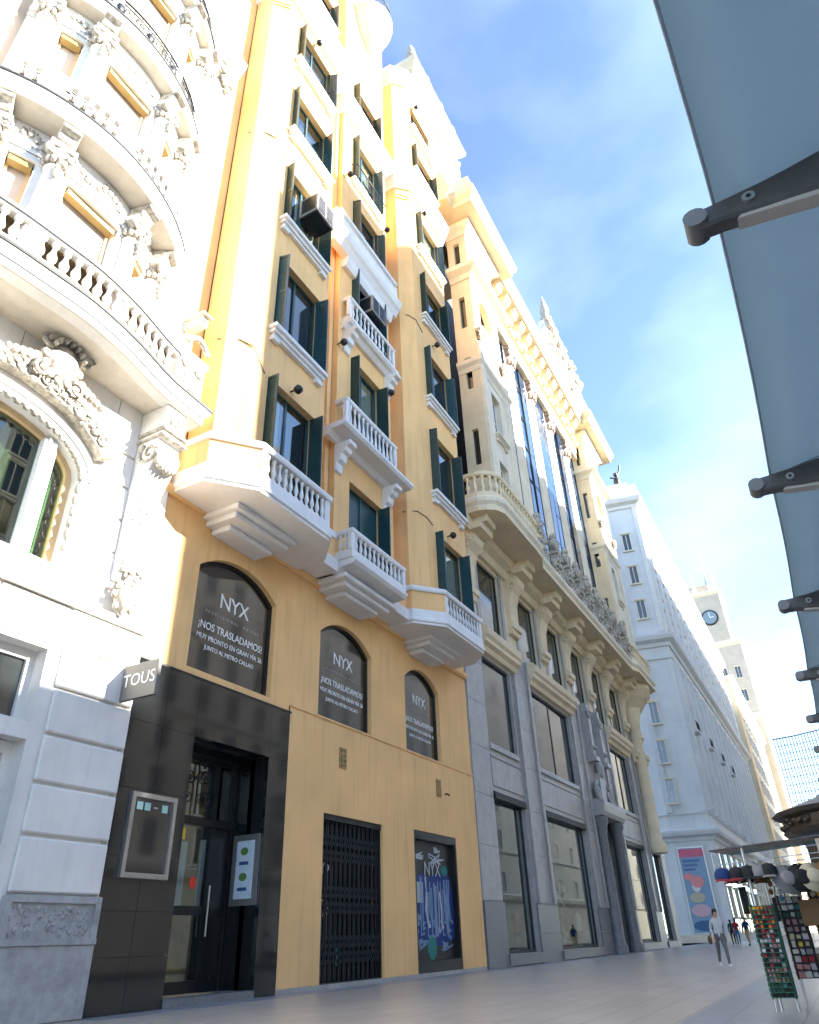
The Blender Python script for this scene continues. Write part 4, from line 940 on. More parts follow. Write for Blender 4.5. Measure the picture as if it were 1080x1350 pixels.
# ------------------------------------------------------------------ beige building with the stone shopfront
def beige_building():
    B = thing('beige_building', 'cream stone building with tall blue windows above a grey granite shopfront', 'building', (50, 13.1, 0))
    F = Fr(0, 13.1); gm, cm, c2 = M['grey'], M['cream'], M['cream2']
    X0, X1 = 30.12, 70.5
    shop = [(32.4, 36.5, 0.45, 6.9), (39.5, 46.9, 0.45, 6.9), (56.6, 62.6, 0.45, 6.9), (65.0, 68.8, 0.45, 6.9)]
    mez = [(32.4, 36.3, 9.1, 13.5), (39.5, 46.8, 9.1, 13.5), (56.7, 62.6, 9.1, 13.5), (65.0, 68.8, 9.1, 13.5)]
    entr = (49.3, 54.3, 0.0, 8.5)
    # bracket axes and the dark windows between them
    br = [31.35, 37.6, 42.9, 48.1, 53.4, 58.6, 64.2, 69.4]
    ups = [(32.75, 36.0, 15.1, 19.3)] + [(br[i] + 0.95, br[i + 1] - 0.95, 15.1, 19.3) for i in range(1, 7)]
    b = MB(); b.wall(F, X0, X1, 0, 15.05, 0.7, shop + mez + [entr]); b.obj('granite_wall', gm, B, fix=False)
    b = MB(); b.wall(F, X0, X1, 15.05, 21.0, 0.5, ups); b.obj('upper_wall', cm, B, fix=False)
    MB().box(X0, X1, 16.4, 30, 0, 50).obj('core', M['interiordark'], B)
    MB().box(X1 - 0.01, X1, 13.1, 30, 0, 49).obj('side_wall', gm, B)
    # stone panels of the granite cladding, joints recessed
    def panels(u0, u1, z0, z1, nu, nz, m=gm, w=0.05):
        for i in range(nu):
            for j in range(nz):
                a, c_ = u0 + (u1 - u0) * i / nu, u0 + (u1 - u0) * (i + 1) / nu; d, e = z0 + (z1 - z0) * j / nz, z0 + (z1 - z0) * (j + 1) / nz
                MB().box(a + 0.012, c_ - 0.012, 0, w + rnd.uniform(-0.004, 0.004), d + 0.012, e - 0.012, F).obj('stone_panel', m, B)
    for u0, u1, nu in ((36.55, 39.45, 2), (46.95, 49.25, 2), (54.35, 56.55, 2), (62.65, 64.95, 2)):
        panels(u0, u1, 2.4, 15.0, 1, 6); panels(u0 - 0.02, u1 + 0.02, 0.0, 2.38, 1, 2, M['grey2'], 0.09)
    panels(30.2, 32.35, 2.4, 15.0, 1, 6); panels(30.2, 32.4, 0, 2.38, 1, 1, M['grey2'], 0.1)
    panels(68.85, 70.5, 0, 15, 1, 7)
    for (u0, u1, _, _), n in zip(shop, (2, 3, 3, 2)): panels(u0 + 0.02, u1 - 0.02, 7.15, 8.4, n, 1); MB().box(u0 + 0.05, u1 - 0.05, 0.0, 0.05, 8.5, 8.6, F).obj('string_course', gm, B)
    panels(49.35, 54.25, 9.4, 11.6, 2, 1)
    # vertical pilaster edges
    for u in (36.9, 39.1, 47.25, 49.0, 54.6, 56.3, 62.9, 64.7):
        MB().box(u - 0.16, u + 0.16, 0.05, 0.17, 2.4, 15.0, F).obj('pilaster_edge', gm, B, bevel=0.02)
    # shop windows with roller box
    for (u0, u1, z0, z1) in shop:
        F = Fr(0, 12.82); s = MB(); s.box(u0, u1, -0.5, -0.2, z1 - 0.32, z1, F); s.box(u0, u0 + 0.1, -0.6, -0.5, z0, z1 - 0.32, F); s.box(u1 - 0.1, u1, -0.6, -0.5, z0, z1 - 0.32, F); s.box(u0 + 0.1, u1 - 0.1, -0.6, -0.48, z0, z0 + 0.12, F); s.box(u1 - 0.8, u1 - 0.72, -0.6, -0.5, z0 + 0.12, z1 - 0.32, F)
        for k in range(3): s.box(u0, u1, -0.2, -0.16, z1 - 0.29 + 0.1 * k, z1 - 0.24 + 0.1 * k, F)
        so = s.obj('shop_window', M['iron'], B)
        MB().box(u0 + 0.1, u1 - 0.8, -0.56, -0.55, z0 + 0.12, z1 - 0.32, F).obj('pane', M['clear'], so)
        MB().box(u1 - 0.72, u1 - 0.1, -0.56, -0.55, z0 + 0.12, z1 - 0.32, F).obj('pane', M['clear'], so)
        rm = MB(); rm.box(u0 - 0.2, u1 + 0.2, -3.0, -2.9, 0, 8, F); rm.box(u0 - 0.2, u1 + 0.2, -2.9, -0.6, 0.3, 0.42, F); rm.box(u0 - 0.2, u1 + 0.2, -2.9, -0.6, 7.4, 7.5, F)
        rm.box(u0 - 0.3, u0 - 0.2, -2.9, -0.6, 0.4, 7.4, F); rm.box(u1 + 0.2, u1 + 0.3, -2.9, -0.6, 0.4, 7.4, F); rm.obj('room', M['interior'], so)
        MB().box(u0 - 0.05, u1 + 0.05, -0.28, -0.12, 0.05, 0.44, F).obj('stall_riser', M['grey2'], so); F = Fr(0, 13.1)
    for (u0, u1, z0, z1) in mez:
        window(B, F, u0, u1, z0, z1, 0.22, M['iron'], M['glass'], cols=2 if u1 - u0 > 5 else 1, fw=0.08)
        l = MB(); l.prof([(0, 13.65), (0.22, 13.7), (0.3, 13.95), (0.5, 14.1), (0.5, 14.3), (0.62, 14.45), (0.66, 14.8), (0.5, 14.95), (0, 15.04)], u0 - 0.35, u1 + 0.7, F); l.obj('window_hood', cm, B)
        MB().box(u0, u1, -0.2, 0.1, 8.85, 9.1, F).obj('window_ledge', gm, B)
    for (u0, u1, z0, z1) in ups:
        window(B, F, u0, u1, z0, z1, 0.2, M['iron'], M['glass'], cols=1, fw=0.1)
        MB().box(u1, u1 + 0.36, 0.0, 0.1, 15.1, 19.6, F).obj('pilaster_edge', gm, B); MB().box(u0 - 0.36, u0, 0.0, 0.1, 15.1, 19.6, F).obj('pilaster_edge', gm, B)
    # entrance: portal, dark column and carved hood
    e = MB(); e.box(49.3, 54.3, -2.2, -2.1, 0, 8.5, F); e.obj('entrance_recess', M['interiordark'], B)
    d = MB(); d.box(49.5, 54.1, -1.3, -1.2, 0, 0.3, F); d.box(49.5, 49.7, -1.3, -1.2, 0.3, 7.4, F); d.box(53.9, 54.1, -1.3, -1.2, 0.3, 7.4, F); d.box(51.7, 51.9, -1.3, -1.2, 0.3, 7.4, F); d.box(49.5, 54.1, -1.3, -1.2, 5, 5.2, F); dd = d.obj('entrance_door', M['wood'], B)
    MB().box(49.7, 53.9, -1.26, -1.25, 0.3, 7.4, F).obj('pane', M['glass'], dd)
    for u in (49.75, 53.85):
        c = MB(); c.lathe([(0.5, 0), (0.5, 0.35), (0.42, 0.5), (0.38, 0.6), (0.36, 4), (0.33, 6.6), (0.42, 6.8), (0.4, 7.0), (0.55, 7.3), (0.55, 7.6)], F(u, 0.25, 0), 16); c.obj('entrance_column', M['grey2'], B)
    h = MB(); h.prof([(0, 7.6), (0.7, 7.65), (0.85, 7.9), (0.95, 8.3), (0.95, 8.5), (0, 8.7)], 49.0, 54.6, F); ho = h.obj('entrance_hood', gm, B)
    sc = MB()
    for s_, u in ((1, 50.4), (-1, 53.2)):
        scroll(sc, F, u, 0.3, 9.3, 0.6, 0.16, 1.4, s_, 1.6); leaves(sc, F, u - 0.5, u + 0.5, 8.6, 9.4, 0.3, 20, 0.16, 41)
        sc.box(u - 0.25, u + 0.25, 0, 0.5, 11.5, 15.2, F); sc.ball(F(u, 0.55, 12.1), 0.16, 8, 6); scroll(sc, F, u, 0.5, 14.4, 0.4, 0.13, 1.4, s_, 0)
        sc.box(u - 0.45, u + 0.45, 0, 0.7, 11.2, 11.5, F)
    sc.box(51.2, 52.4, 0.0, 0.35, 8.7, 10.6, F); sc.ball(F(51.8, 0.3, 10.9), (0.5, 0.3, 0.6), 10, 7)
    sc.obj('entrance_sculpture', gm, ho)
    # cream scroll brackets carrying the great balcony
    def bracket_mesh():
        k = MB(); k.prof([(0, -4.4), (0.25, -4.4), (0.32, -4.1), (0.26, -3.6), (0.3, -2.4), (0.5, -1.75), (0.85, -1.35), (0.95, -1.0), (0.8, -0.85), (1.25, -0.8), (1.3, -0.45), (1.7, -0.4), (1.75, 0), (0, 0)], -0.62, 0.62, Fr(0, 0))
        k.prof([(0.2, -4.1), (0.42, -4.1), (0.42, -3.75), (0.2, -3.75)], -0.7, 0.7, Fr(0, 0)); k.prof([(0.8, -0.82), (1.4, -0.78), (1.45, -0.4), (0.5, -0.4)], -0.85, 0.85, Fr(0, 0))
        f = Fr(0, 0)
        for s_ in (-1, 1):
            pts = [f(s_ * 0.62, 0.55 + 0.34 * (1 - 0.8 * q / 14) * math.cos(1.5 + q * 0.62), -1.35 + 0.34 * (1 - 0.8 * q / 14) * math.sin(1.5 + q * 0.62)) for q in range(15)]
            k.tube(pts, 0.07, 5)
        return k
    bme = cached(('bracket', 'beige'), bracket_mesh, cm)
    for u in br: inst('bracket', bme, B, F(u, 0, 20.55))
    MB().prof([(0, 19.5), (0.25, 19.5), (0.4, 19.9), (0.8, 20.1), (0.9, 20.5), (0, 20.5)], X0, X1, F).obj('cornice', cm, B)
    # great balcony slab
    pth = [(30.2, 13.1), (30.2, 11.6), (31.0, 10.5), (36.2, 10.5), (37.4, 10.55), (38.6, 10.95), (39.6, 10.95), (61.8, 10.95), (62.6, 10.6), (69.2, 10.6), (70.4, 11.5), (70.4, 13.1)]
    pth = [pth[0], pth[1]] + [(30.35, 11.2), (30.7, 10.75), (31.3, 10.5)] + pth[3:]
    so = MB().plan(pth, 20.55, 20.8).obj('great_balcony', cm, B)
    MB().sweep(pth, [(-0.4, 20.56), (-0.1, 20.6), (0.0, 20.85), (-0.06, 20.92), (0.1, 21.1), (0.14, 21.3), (0.1, 21.42), (-0.3, 21.45)]).obj('slab_edge', c2, so)
    pi = offset(pth, -0.2)
    for seg, nm in ((pi[:9], 'l'), (pi[9:], 'r')):
        MB().sweep(seg, [(0.1, 21.45), (0.1, 21.8), (-0.12, 21.8), (-0.12, 21.45)]).obj('base_course', cm, so)
        MB().sweep(seg, [(0.1, 22.85), (0.16, 22.92), (0.16, 23.1), (-0.14, 23.12), (-0.14, 22.85)]).obj('handrail', cm, so)
        bm2 = baluster_mesh(1.05, 2.0, cm)
        for x, y, a in along(seg, 0.42, 0.3, 0.3): inst('baluster', bm2, so, (x, y, 21.8), a)
    MB().sweep([(39.4, 11.15), (62.0, 11.15)], [(0.08, 21.45), (0.08, 21.8), (-0.12, 21.8), (-0.12, 21.45)]).obj('base_course', cm, so)
    # carved scroll pedestals with urns along the middle
    def urn_mesh():
        k = MB(); f = Fr(0, 0); k.box(-0.6, 0.6, -0.3, 0.3, 0, 0.4); k.box(-0.35, 0.35, -0.25, 0.25, 0.4, 1.9); k.box(-0.5, 0.5, -0.3, 0.3, 1.9, 2.1)
        for s_ in (-1, 1): scroll(k, f, s_ * 0.8, 0.1, 0.85, 0.42, 0.14, 1.5, s_, 1.5); scroll(k, f, s_ * 0.45, 0.15, 2.4, 0.3, 0.1, 1.4, -s_, 0)
        k.lathe([(0.15, 2.1), (0.18, 2.25), (0.36, 2.55), (0.4, 2.8), (0.25, 3.1), (0.2, 3.2), (0.3, 3.28), (0.0, 3.35)], n=10)
        leaves(k, f, -0.5, 0.5, 0.5, 1.8, 0.25, 18, 0.14, 50); leaves(k, f, -0.4, 0.4, 3.2, 3.7, 0.0, 12, 0.18, 51)
        return k
    ume = cached(('urn_pedestal', 0), urn_mesh, M['carved'])
    for u in (39.6, 42.9, 45.5, 48.1, 50.75, 53.4, 56.0, 58.6, 61.8): inst('urn_pedestal', ume, so, (u, 11.2, 21.45))
    # end pavilions
    for pi_, (u0, u1) in enumerate(((33.0, 37.9), (63.0, 68.6))):
        FP = Fr(0, 11.6); um = (u0 + u1) / 2
        wn = [(um - 0.75, um + 0.75, 24.0, 26.6), (um - 0.75, um + 0.75, 28.6, 32.2)]
        lg = (um - 1.15, um + 1.15, 36.8, 41.0, 1.15)
        p = MB(); p.wall(FP, u0, u1, 21.45, 47.3, 0.5, wn + [lg]); p.obj('pavilion_front', c2, B, fix=False)
        p = MB(); p.wall(Fr(u0, 13.1, -math.pi / 2), 0, 1.5, 21.45, 47.3, 0.3, [(0.5, 0.95, 25.5, 28.2), (0.5, 0.95, 31.5, 34.2), (0.5, 0.95, 37, 40), (0.5, 0.95, 43.5, 45.8)]); p.add([(u1, 11.6, 21.45), (u1, 13.1, 21.45), (u1, 13.1, 47.3), (u1, 11.6, 47.3)], [(0, 1, 2, 3)])
        p.obj('pavilion_side', cm, B, fix=False)
        for zz0, zz1 in ((25.5, 28.2), (31.5, 34.2), (37, 40), (43.5, 45.8)): MB().box(u0 + 0.25, u0 + 0.3, 12.1, 12.7, zz0, zz1).obj('slit_window', M['glass'], B)
        MB().box(u0 + 0.45, u1 - 0.05, 12.65, 13.0, 21.5, 47.2).obj('pavilion_core', M['yellow2'], B)
        for a, c_, d_, e_ in wn:
            window(B, FP, a, c_, d_, e_, 0.4, M['white'], M['glassblue'], cols=1, rows=2, sill=(0.3, 0.4), sillm=c2)
        # engaged columns, bands, oculus, arch keystone
        for u in (u0 + 0.35, u1 - 0.35):
            MB().box(u - 0.33, u + 0.33, 0, 0.18, 21.45, 35.4, FP).obj('pilaster', c2, B)
            c = MB(); scroll(c, FP, u - 0.2, 0.25, 35.9, 0.3, 0.1, flip=-1, a0=3); scroll(c, FP, u + 0.2, 0.25, 35.9, 0.3, 0.1); leaves(c, FP, u - 0.3, u + 0.3, 35.1, 36.2, 0.2, 14, 0.15, 60); c.box(u - 0.45, u + 0.45, 0, 0.4, 36.2, 36.5, FP); c.obj('capital', M['carved'], B)
        pw = [(u0, 13.1), (u0, 11.6), (u1, 11.6), (u1, 13.1)]
        for z, p_ in ((32.9, 0.35), (41.6, 0.9), (46.4, 0.7)): MB().sweep(pw, [(0, z), (0.1 * p_, z), (0.3 * p_, z + 0.35), (0.8 * p_, z + 0.6), (0.9 * p_, z + 0.9), (0, z + 1.1)]).obj('cornice', c2, B)
        oc = MB(); n = 18
        for k in range(n):
            t0, t1 = 2 * math.pi * k / n, 2 * math.pi * (k + 1) / n; Q = lambda r_, t: (um + r_ * math.cos(t), 44.6 + r_ * 1.2 * math.sin(t))
            oc.prism([Q(0.62, t0), Q(0.95, t0), Q(0.95, t1), Q(0.62, t1)], 0, 0.16, FP)
        leaves(oc, FP, um - 1.3, um - 0.9, 44, 45.6, 0.1, 14, 0.2, 71); leaves(oc, FP, um + 0.9, um + 1.3, 44, 45.6, 0.1, 14, 0.2, 72); oo = oc.obj('oculus', c2, B)
        MB().prism([(um + 0.62 * math.cos(2 * math.pi * k / n), 44.6 + 0.74 * math.sin(2 * math.pi * k / n)) for k in range(n)], 0.0, 0.03, FP).obj('pane', M['glass'], oo)
        rl = MB(); rl.box(um - 1.1, um + 1.1, -0.05, 0.1, 37.8, 38.0, FP); ro = rl.obj('loggia_rail', c2, B)
        for k in range(6): inst('baluster', baluster_mesh(1.0, 1.6, c2), ro, FP(um - 0.95 + 0.38 * k, 0.02, 36.8))
    # middle: giant half columns with tall leaded windows between
    wx = [(38.9, 40.9), (42.0, 44.3), (45.2, 47.9), (50.4, 53.1), (55.7, 58.4), (60.2, 62.0)]
    wx = [(40.2, 42.9), (45.3, 48.0), (50.5, 53.2), (55.7, 58.4), (60.6, 62.5)]
    FM = Fr(0, 12.9)
    m = MB(); m.wall(FM, 37.9, 63.0, 21.45, 45.0, 0.5, [(a, c_, 22.4, 44.6) for a, c_ in wx]); m.obj('middle_wall', c2, B, fix=False)
    for a, c_ in wx:
        w = window(B, FM, a, c_, 22.4, 44.6, 0.02, M['iron'], M['glassblue'], cols=2, rows=7, fw=0.08)
    for u in (39.1, 44.1, 49.25, 54.45, 59.5):
        c = MB(); c.lathe([(0.95, 0), (0.95, 0.6), (0.8, 0.9), (0.78, 8), (0.72, 20.2), (0.8, 20.4), (0.76, 20.6)], FM(u, -0.5, 21.45), 22); co = c.obj('giant_column', c2, B)
        k = MB(); k.lathe([(0.72, 20.6), (0.82, 21.2), (0.78, 21.8), (0.95, 22.4)], FM(u, -0.4, 21.45), 12)
        for s_ in (-1, 1): scroll(k, FM, u + s_ * 0.6, 0.4, 43.5, 0.3, 0.1, 1.4, -s_, 1.5)
        for q in range(9): a = math.pi * (1 + q / 8); k.ball((u + 0.78 * math.cos(a), 13.25 + 0.78 * math.sin(a), 42.7), (0.16, 0.16, 0.36), 6, 4)
        k.box(u - 0.9, u + 0.9, -0.3, 0.5, 43.85, 44.2, FM); k.obj('capital', flat('capital_rose', (0.36, 0.27, 0.22)), co)
    MB().sweep([(37.9, 12.9), (63.0, 12.9)], [(-0.3, 44.25), (0.45, 44.25), (0.45, 44.9), (0.55, 44.95), (0.55, 45.6), (0.8, 45.7), (0.95, 46.0), (0.6, 46.05), (0.6, 47.4), (-0.3, 47.4)]).obj('entablature', cm, B)
    # deep eaves cornice with scalloped modillions
    ev = [(30.2, 13.0), (32.6, 13.0), (32.6, 11.5), (38.2, 11.5), (38.2, 12.3), (62.8, 12.3), (62.8, 11.5), (69.0, 11.5), (69.0, 13.0)]
    MB().sweep(ev, [(-0.4, 47.4), (1.3, 47.5), (1.35, 47.9), (1.6, 48.2), (1.7, 48.7), (1.5, 49.0), (1.2, 50.6), (-0.4, 50.6)]).obj('eaves', cm, B)
    md = MB()
    me = cached(('modillion', 'beige'), lambda: MB().prof([(0, -1.3), (0.3, -1.3), (0.45, -0.9), (0.8, -0.7), (1.0, -0.35), (1.1, 0), (0, 0)], -0.45, 0.45, Fr(0, 0)).ball((0, -0.35, -1.35), (0.3, 0.3, 0.3), 8, 6), cm)
    for u in [39.5 + 1.75 * k for k in range(13)]: inst('modillion', me, B, (u, 12.3, 47.42))
    # attic tower above the left end, with loggia arches and finials
    FT = Fr(0, 13.5)
    ar = [(31.3 + 1.75 * k, 32.5 + 1.75 * k, 60.40, 64.20, 0.6) for k in range(4)]
    t = MB(); t.wall(FT, 29.6, 38.6, 47.0, 67.00, 0.5, ar + [(31.0 + 2.4 * k, 32.2 + 2.4 * k, 49.4, 57.00) for k in range(3)])
    t.add([(29.6, 13.5, 47), (29.6, 20, 47), (29.6, 20, 67.00), (29.6, 13.5, 67.00)], [(0, 1, 2, 3)]); t.add([(38.6, 13.5, 47), (38.6, 20, 47), (38.6, 20, 67.00), (38.6, 13.5, 67.00)], [(0, 1, 2, 3)])
    to = t.obj('attic_tower', c2, B, fix=False)
    MB().box(29.7, 38.5, 14.1, 14.3, 47, 67.00).obj('loggia_back', M['interior'], to)
    MB().sweep([(29.6, 20), (29.6, 13.5), (38.6, 13.5), (38.6, 20)], [(0, 58.00), (0.3, 58.20), (0.6, 58.70), (0.65, 59.10), (0, 59.40)]).obj('cornice', c2, to)
    MB().sweep([(29.6, 20), (29.6, 13.5), (38.6, 13.5), (38.6, 20)], [(0, 65.40), (0.3, 65.60), (0.7, 66.20), (0.75, 66.60), (0, 67.00)]).obj('cornice', c2, to)
    for u in (29.9, 32.8, 35.6, 38.3):
        f_ = MB(); f_.box(u - 0.4, u + 0.4, 13.2, 14.0, 67.00, 68.40); f_.lathe([(0.45, 68.40), (0.5, 68.60), (0.25, 68.90), (0.4, 69.40), (0.3, 70.00), (0.1, 70.60), (0, 70.90)], (u, 13.6, 0), 8); f_.obj('finial', M['carved'], to)
    for u in (30.6, 32.9, 34.65, 36.4, 38.1):
        c = MB(); c.lathe([(0.3, 59.40), (0.22, 59.80), (0.2, 63.20), (0.34, 63.60)], (u, 13.35, 0), 8); c.obj('loggia_column', c2, to)
    rl = MB()
    for k in range(8): scroll(rl, FT, 30.3 + 1.1 * k, 0.1, 67.50, 0.45, 0.13, 1.3, 1 if k % 2 else -1, k)
    rl.obj('cresting', M['carved'], to)
    # curved ornamental gable at the right
    gz = [(53.5, 50.5), (53.5, 54.5), (55, 56.5), (56.8, 57.4), (57.6, 60), (58.6, 61.2), (60.6, 61.2), (62.5, 60.5), (65, 60.2), (67.5, 58.6), (69.3, 56.2), (70, 53), (70.4, 50.5)]
    g = MB(); g.prism(gz, -1.2, 0, Fr(0, 11.6)); go = g.obj('gable', M['stucco'], B)
    pn = MB(); pn.lathe([(0.6, 61.2), (0.7, 61.7), (0.4, 62), (0.55, 63), (0.3, 64.2), (0.05, 65.4)], (59.2, 12.2, 0), 8); pn.obj('pinnacle', M['carved'], go)
    lv = MB(); leaves(lv, Fr(0, 11.6), 56, 69, 52, 59, 0.1, 120, 0.5, 90); lv.obj('carved_relief', M['carved'], go)['kind'] = 'stuff'
    # cream columns and bow balcony at the right end
    for u in (66.2,):
        c = MB(); c.lathe([(0.85, 6.6), (0.85, 7.2), (0.6, 7.5), (0.58, 12), (0.5, 16.6), (0.62, 16.8), (0.6, 17.1), (0.9, 17.9), (0.95, 18.4)], F(u, 0.35, 0), 16); c.obj('cream_column', cm, B)
    bw = MB(); bw.lathe([(0.4, 17.6), (1.0, 18.0), (1.7, 18.6), (2.1, 19.2), (2.4, 19.4), (2.4, 19.9), (2.55, 20.0), (2.55, 20.4), (0, 20.5)], F(66.8, -0.2, 0), 20); bw.obj('bow_corbel', cm, B)
beige_building()
# ------------------------------------------------------------------ pale grey building beyond the side street
def simple_window(w, h, fm, gm, key):
    def mk():
        b = MB(); a = w / 2
        b.box(-a - 0.06, -a + 0.08, -0.16, 0.02, 0, h); b.box(a - 0.08, a + 0.06, -0.16, 0.02, 0, h); b.box(-a + 0.08, a - 0.08, -0.16, 0.02, h - 0.1, h); b.box(-a - 0.2, a + 0.2, -0.3, 0.02, -0.18, 0); b.box(-a - 0.15, a + 0.15, -0.25, 0.02, h, h + 0.18); b.box(-0.05, 0.05, -0.1, 0.02, 0, h - 0.1)
        return b
    return cached(('window', key), mk, fm), cached(('pane', key), lambda: MB().box(-w / 2 + 0.08, w / 2 - 0.08, -0.035, -0.02, 0, h - 0.1), gm)
def put_window(bld, F, u, z, meshes):
    o = inst('window', meshes[0], bld, F(u, 0, z), F.a); inst('pane', meshes[1], o, (0, 0, 0)); return o
def grey_building():
    B = thing('grey_building', 'long pale grey white building with a chamfered corner across the side street', 'building', (91, 11.2, 0))
    gm, wm = M['greywall'], M['stucco']
    A, Cn, E_ = (90.0, 15.5), (90.8, 11.2), (176.0, 11.2)
    an = math.atan2(Cn[1] - A[1], Cn[0] - A[0]); L1 = math.hypot(Cn[0] - A[0], Cn[1] - A[1]); FC = Fr(A[0], A[1], an); FS = Fr(Cn[0], Cn[1], 0)
    MB().plan([A, Cn, E_, (176, 40), (90.0, 40)], 0, 54).obj('wall', gm, B)
    MB().plan([(98, 14), (98, 12.2), (176, 12.2), (176, 38), (98, 38)], 54, 60.5).obj('attic', wm, B)
    path = [(90.0, 24), A, Cn, E_]
    for nm, z, p, m in (('ledge', 9.6, 0.8, gm), ('cornice', 32.0, 1.1, gm), ('cornice', 52.6, 1.1, wm), ('string_course', 30.2, 0.25, gm), ('string_course', 12.2, 0.2, gm)):
        MB().sweep(path, [(0, z), (0.2 * p, z), (0.3 * p, z + 0.4 * p), (0.8 * p, z + 0.7 * p), (0.95 * p, z + 1.1 * p), (0.95 * p, z + 1.35 * p), (0, z + 1.6 * p)]).obj(nm, m, B)
    MB().sweep([(98, 30), (98, 12.2), (176, 12.2)], [(0, 59.2), (0.6, 59.8), (0.8, 60.3), (0, 60.8)]).obj('cornice', wm, B)
    # corner panel: raised pilasters and windows
    for u in (0.3, L1 - 0.3):
        MB().box(u - 0.28, u + 0.28, 0, 0.22, 12.6, 30.2, FC).obj('pilaster', gm, B); MB().box(u - 0.28, u + 0.28, 0, 0.22, 34, 52.6, FC).obj('pilaster', wm, B)
    sw = simple_window(1.1, 2.6, M['cream2'], M['glass'], 'greyA'); sb = simple_window(1.5, 2.8, M['cream2'], M['glass'], 'greyB')
    for z in (13.6, 18.0, 22.6, 26.6): put_window(B, FC, 0.95, z, sw)
    for z in (36, 41, 46): put_window(B, FC, L1 / 2, z, sw)
    for k in range(15):
        u = 3.2 + 5.4 * k
        MB().box(u - 2.6, u - 1.9, 0, 0.5, 12.6, 30.2, FS).obj('pilaster', gm, B)
        MB().box(u - 2.5, u - 2.0, 0, 0.35, 34, 52.6, FS).obj('pilaster', wm, B)
        for z in (2.2, 6.0): put_window(B, FS, u, z, sb)
        for z in (13.4, 17.8, 22.2, 26.6): put_window(B, FS, u, z, sb)
        for z in (35.2, 39.6, 44.0, 48.2): put_window(B, FS, u, z, sb)
        if k % 2 == 0 and k < 8:
            bl = MB(); bl.box(u - 1.3, u + 1.3, 0, 0.9, 21.6, 21.85, FS); bo = bl.obj('balcony', gm, B); rg = MB()
            for q in range(9): rg.tube([FS(u - 1.2 + 0.3 * q, 0.85, 21.85), FS(u - 1.2 + 0.3 * q, 0.85, 22.9)], 0.03, 4)
            rg.tube([FS(u - 1.25, 0.85, 22.9), FS(u + 1.25, 0.85, 22.9)], 0.04, 4); rg.obj('iron_railing', M['iron'], bo)
    MB().plan([(91.5, 15), (91.9, 12.4), (96, 12.4), (96, 15)], 54, 57.5).obj('turret', wm, B)
    MB().sweep([(91.5, 15), (91.9, 12.4), (96, 12.4)], [(0, 56.6), (0.4, 57), (0.5, 57.5), (0, 57.8)]).obj('turret_cornice', wm, B)
    st = MB(); st.ball((92.6, 13.2, 58.6), (0.5, 0.5, 0.9), 8, 6); st.ball((92.6, 13.2, 59.9), 0.35, 8, 6)
    st.tube([(92.6, 13.2, 59.2), (92.9, 12.6, 60.6), (93.0, 12.4, 61.6)], 0.14, 5); st.tube([(92.6, 13.2, 59.2), (92.2, 14.0, 59.4)], 0.13, 5)
    st.obj('roof_statue', M['bronze'], B)
    # ground floor
    sh = MB(); sh.box(L1 - 0.7, L1 - 0.1, 0, 0.12, 0, 9.4, FC); sh.obj('shop_pier', gm, B)
    MB().box(-8, 4.4, 0, 0.16, 0, 0.7, FC).obj('plinth', M['cream2'], B)
    for k in range(6): MB().box(0.8 + 5.4 * k, 5.4 + 5.4 * k, -0.05, 0.05, 0.7, 8.6, FS).obj('shop_glass', M['glass'], B)
    # large poster on the corner
    pt = thing('street_poster', 'tall printed poster with pink header on the grey corner wall', 'poster', FC(1.6, 0.2, 0))
    MB().box(0.25, 3.05, 0.02, 0.16, 0.75, 9.0, FC).obj('frame', M['steel'], pt)
    MB().box(0.35, 2.95, 0.16, 0.18, 0.85, 8.9, FC).obj('sheet', flat('poster_blue', (0.25, 0.38, 0.52)), pt)
    MB().box(0.35, 2.95, 0.18, 0.19, 8.0, 8.8, FC).obj('header', flat('poster_pink', (0.7, 0.16, 0.24)), pt)
    for k in range(3): MB().box(0.6, 2.4 - 0.3 * k, 0.18, 0.187, 7.5 - 0.42 * k, 7.75 - 0.42 * k, FC).obj('text_line', flat('poster_text', (0.12, 0.2, 0.4)), pt)
    cols = [(0.8, 0.3, 0.3), (0.8, 0.55, 0.3), (0.75, 0.72, 0.68), (0.55, 0.5, 0.35), (0.7, 0.45, 0.5), (0.25, 0.06, 0.1), (0.06, 0.16, 0.3)]
    for (u, z, a, c_), cl in zip(((0.9, 6.1, 0.5, 0.35), (1.7, 5.6, 0.7, 0.6), (1.5, 5.1, 0.45, 0.5), (1.4, 4.1, 0.8, 0.5), (1.5, 2.9, 1.0, 0.6), (1.7, 2.6, 0.35, 0.3), (1.6, 1.5, 1.2, 0.5)), cols):
        MB().prism([(u + a * math.cos(t * 0.6), z + c_ * math.sin(t * 0.6)) for t in range(10)], 0.18, 0.2 + 0.004 * z, FC).obj('printed_shape', flat('print_%d' % int(cl[0] * 100), cl), pt)
grey_building()

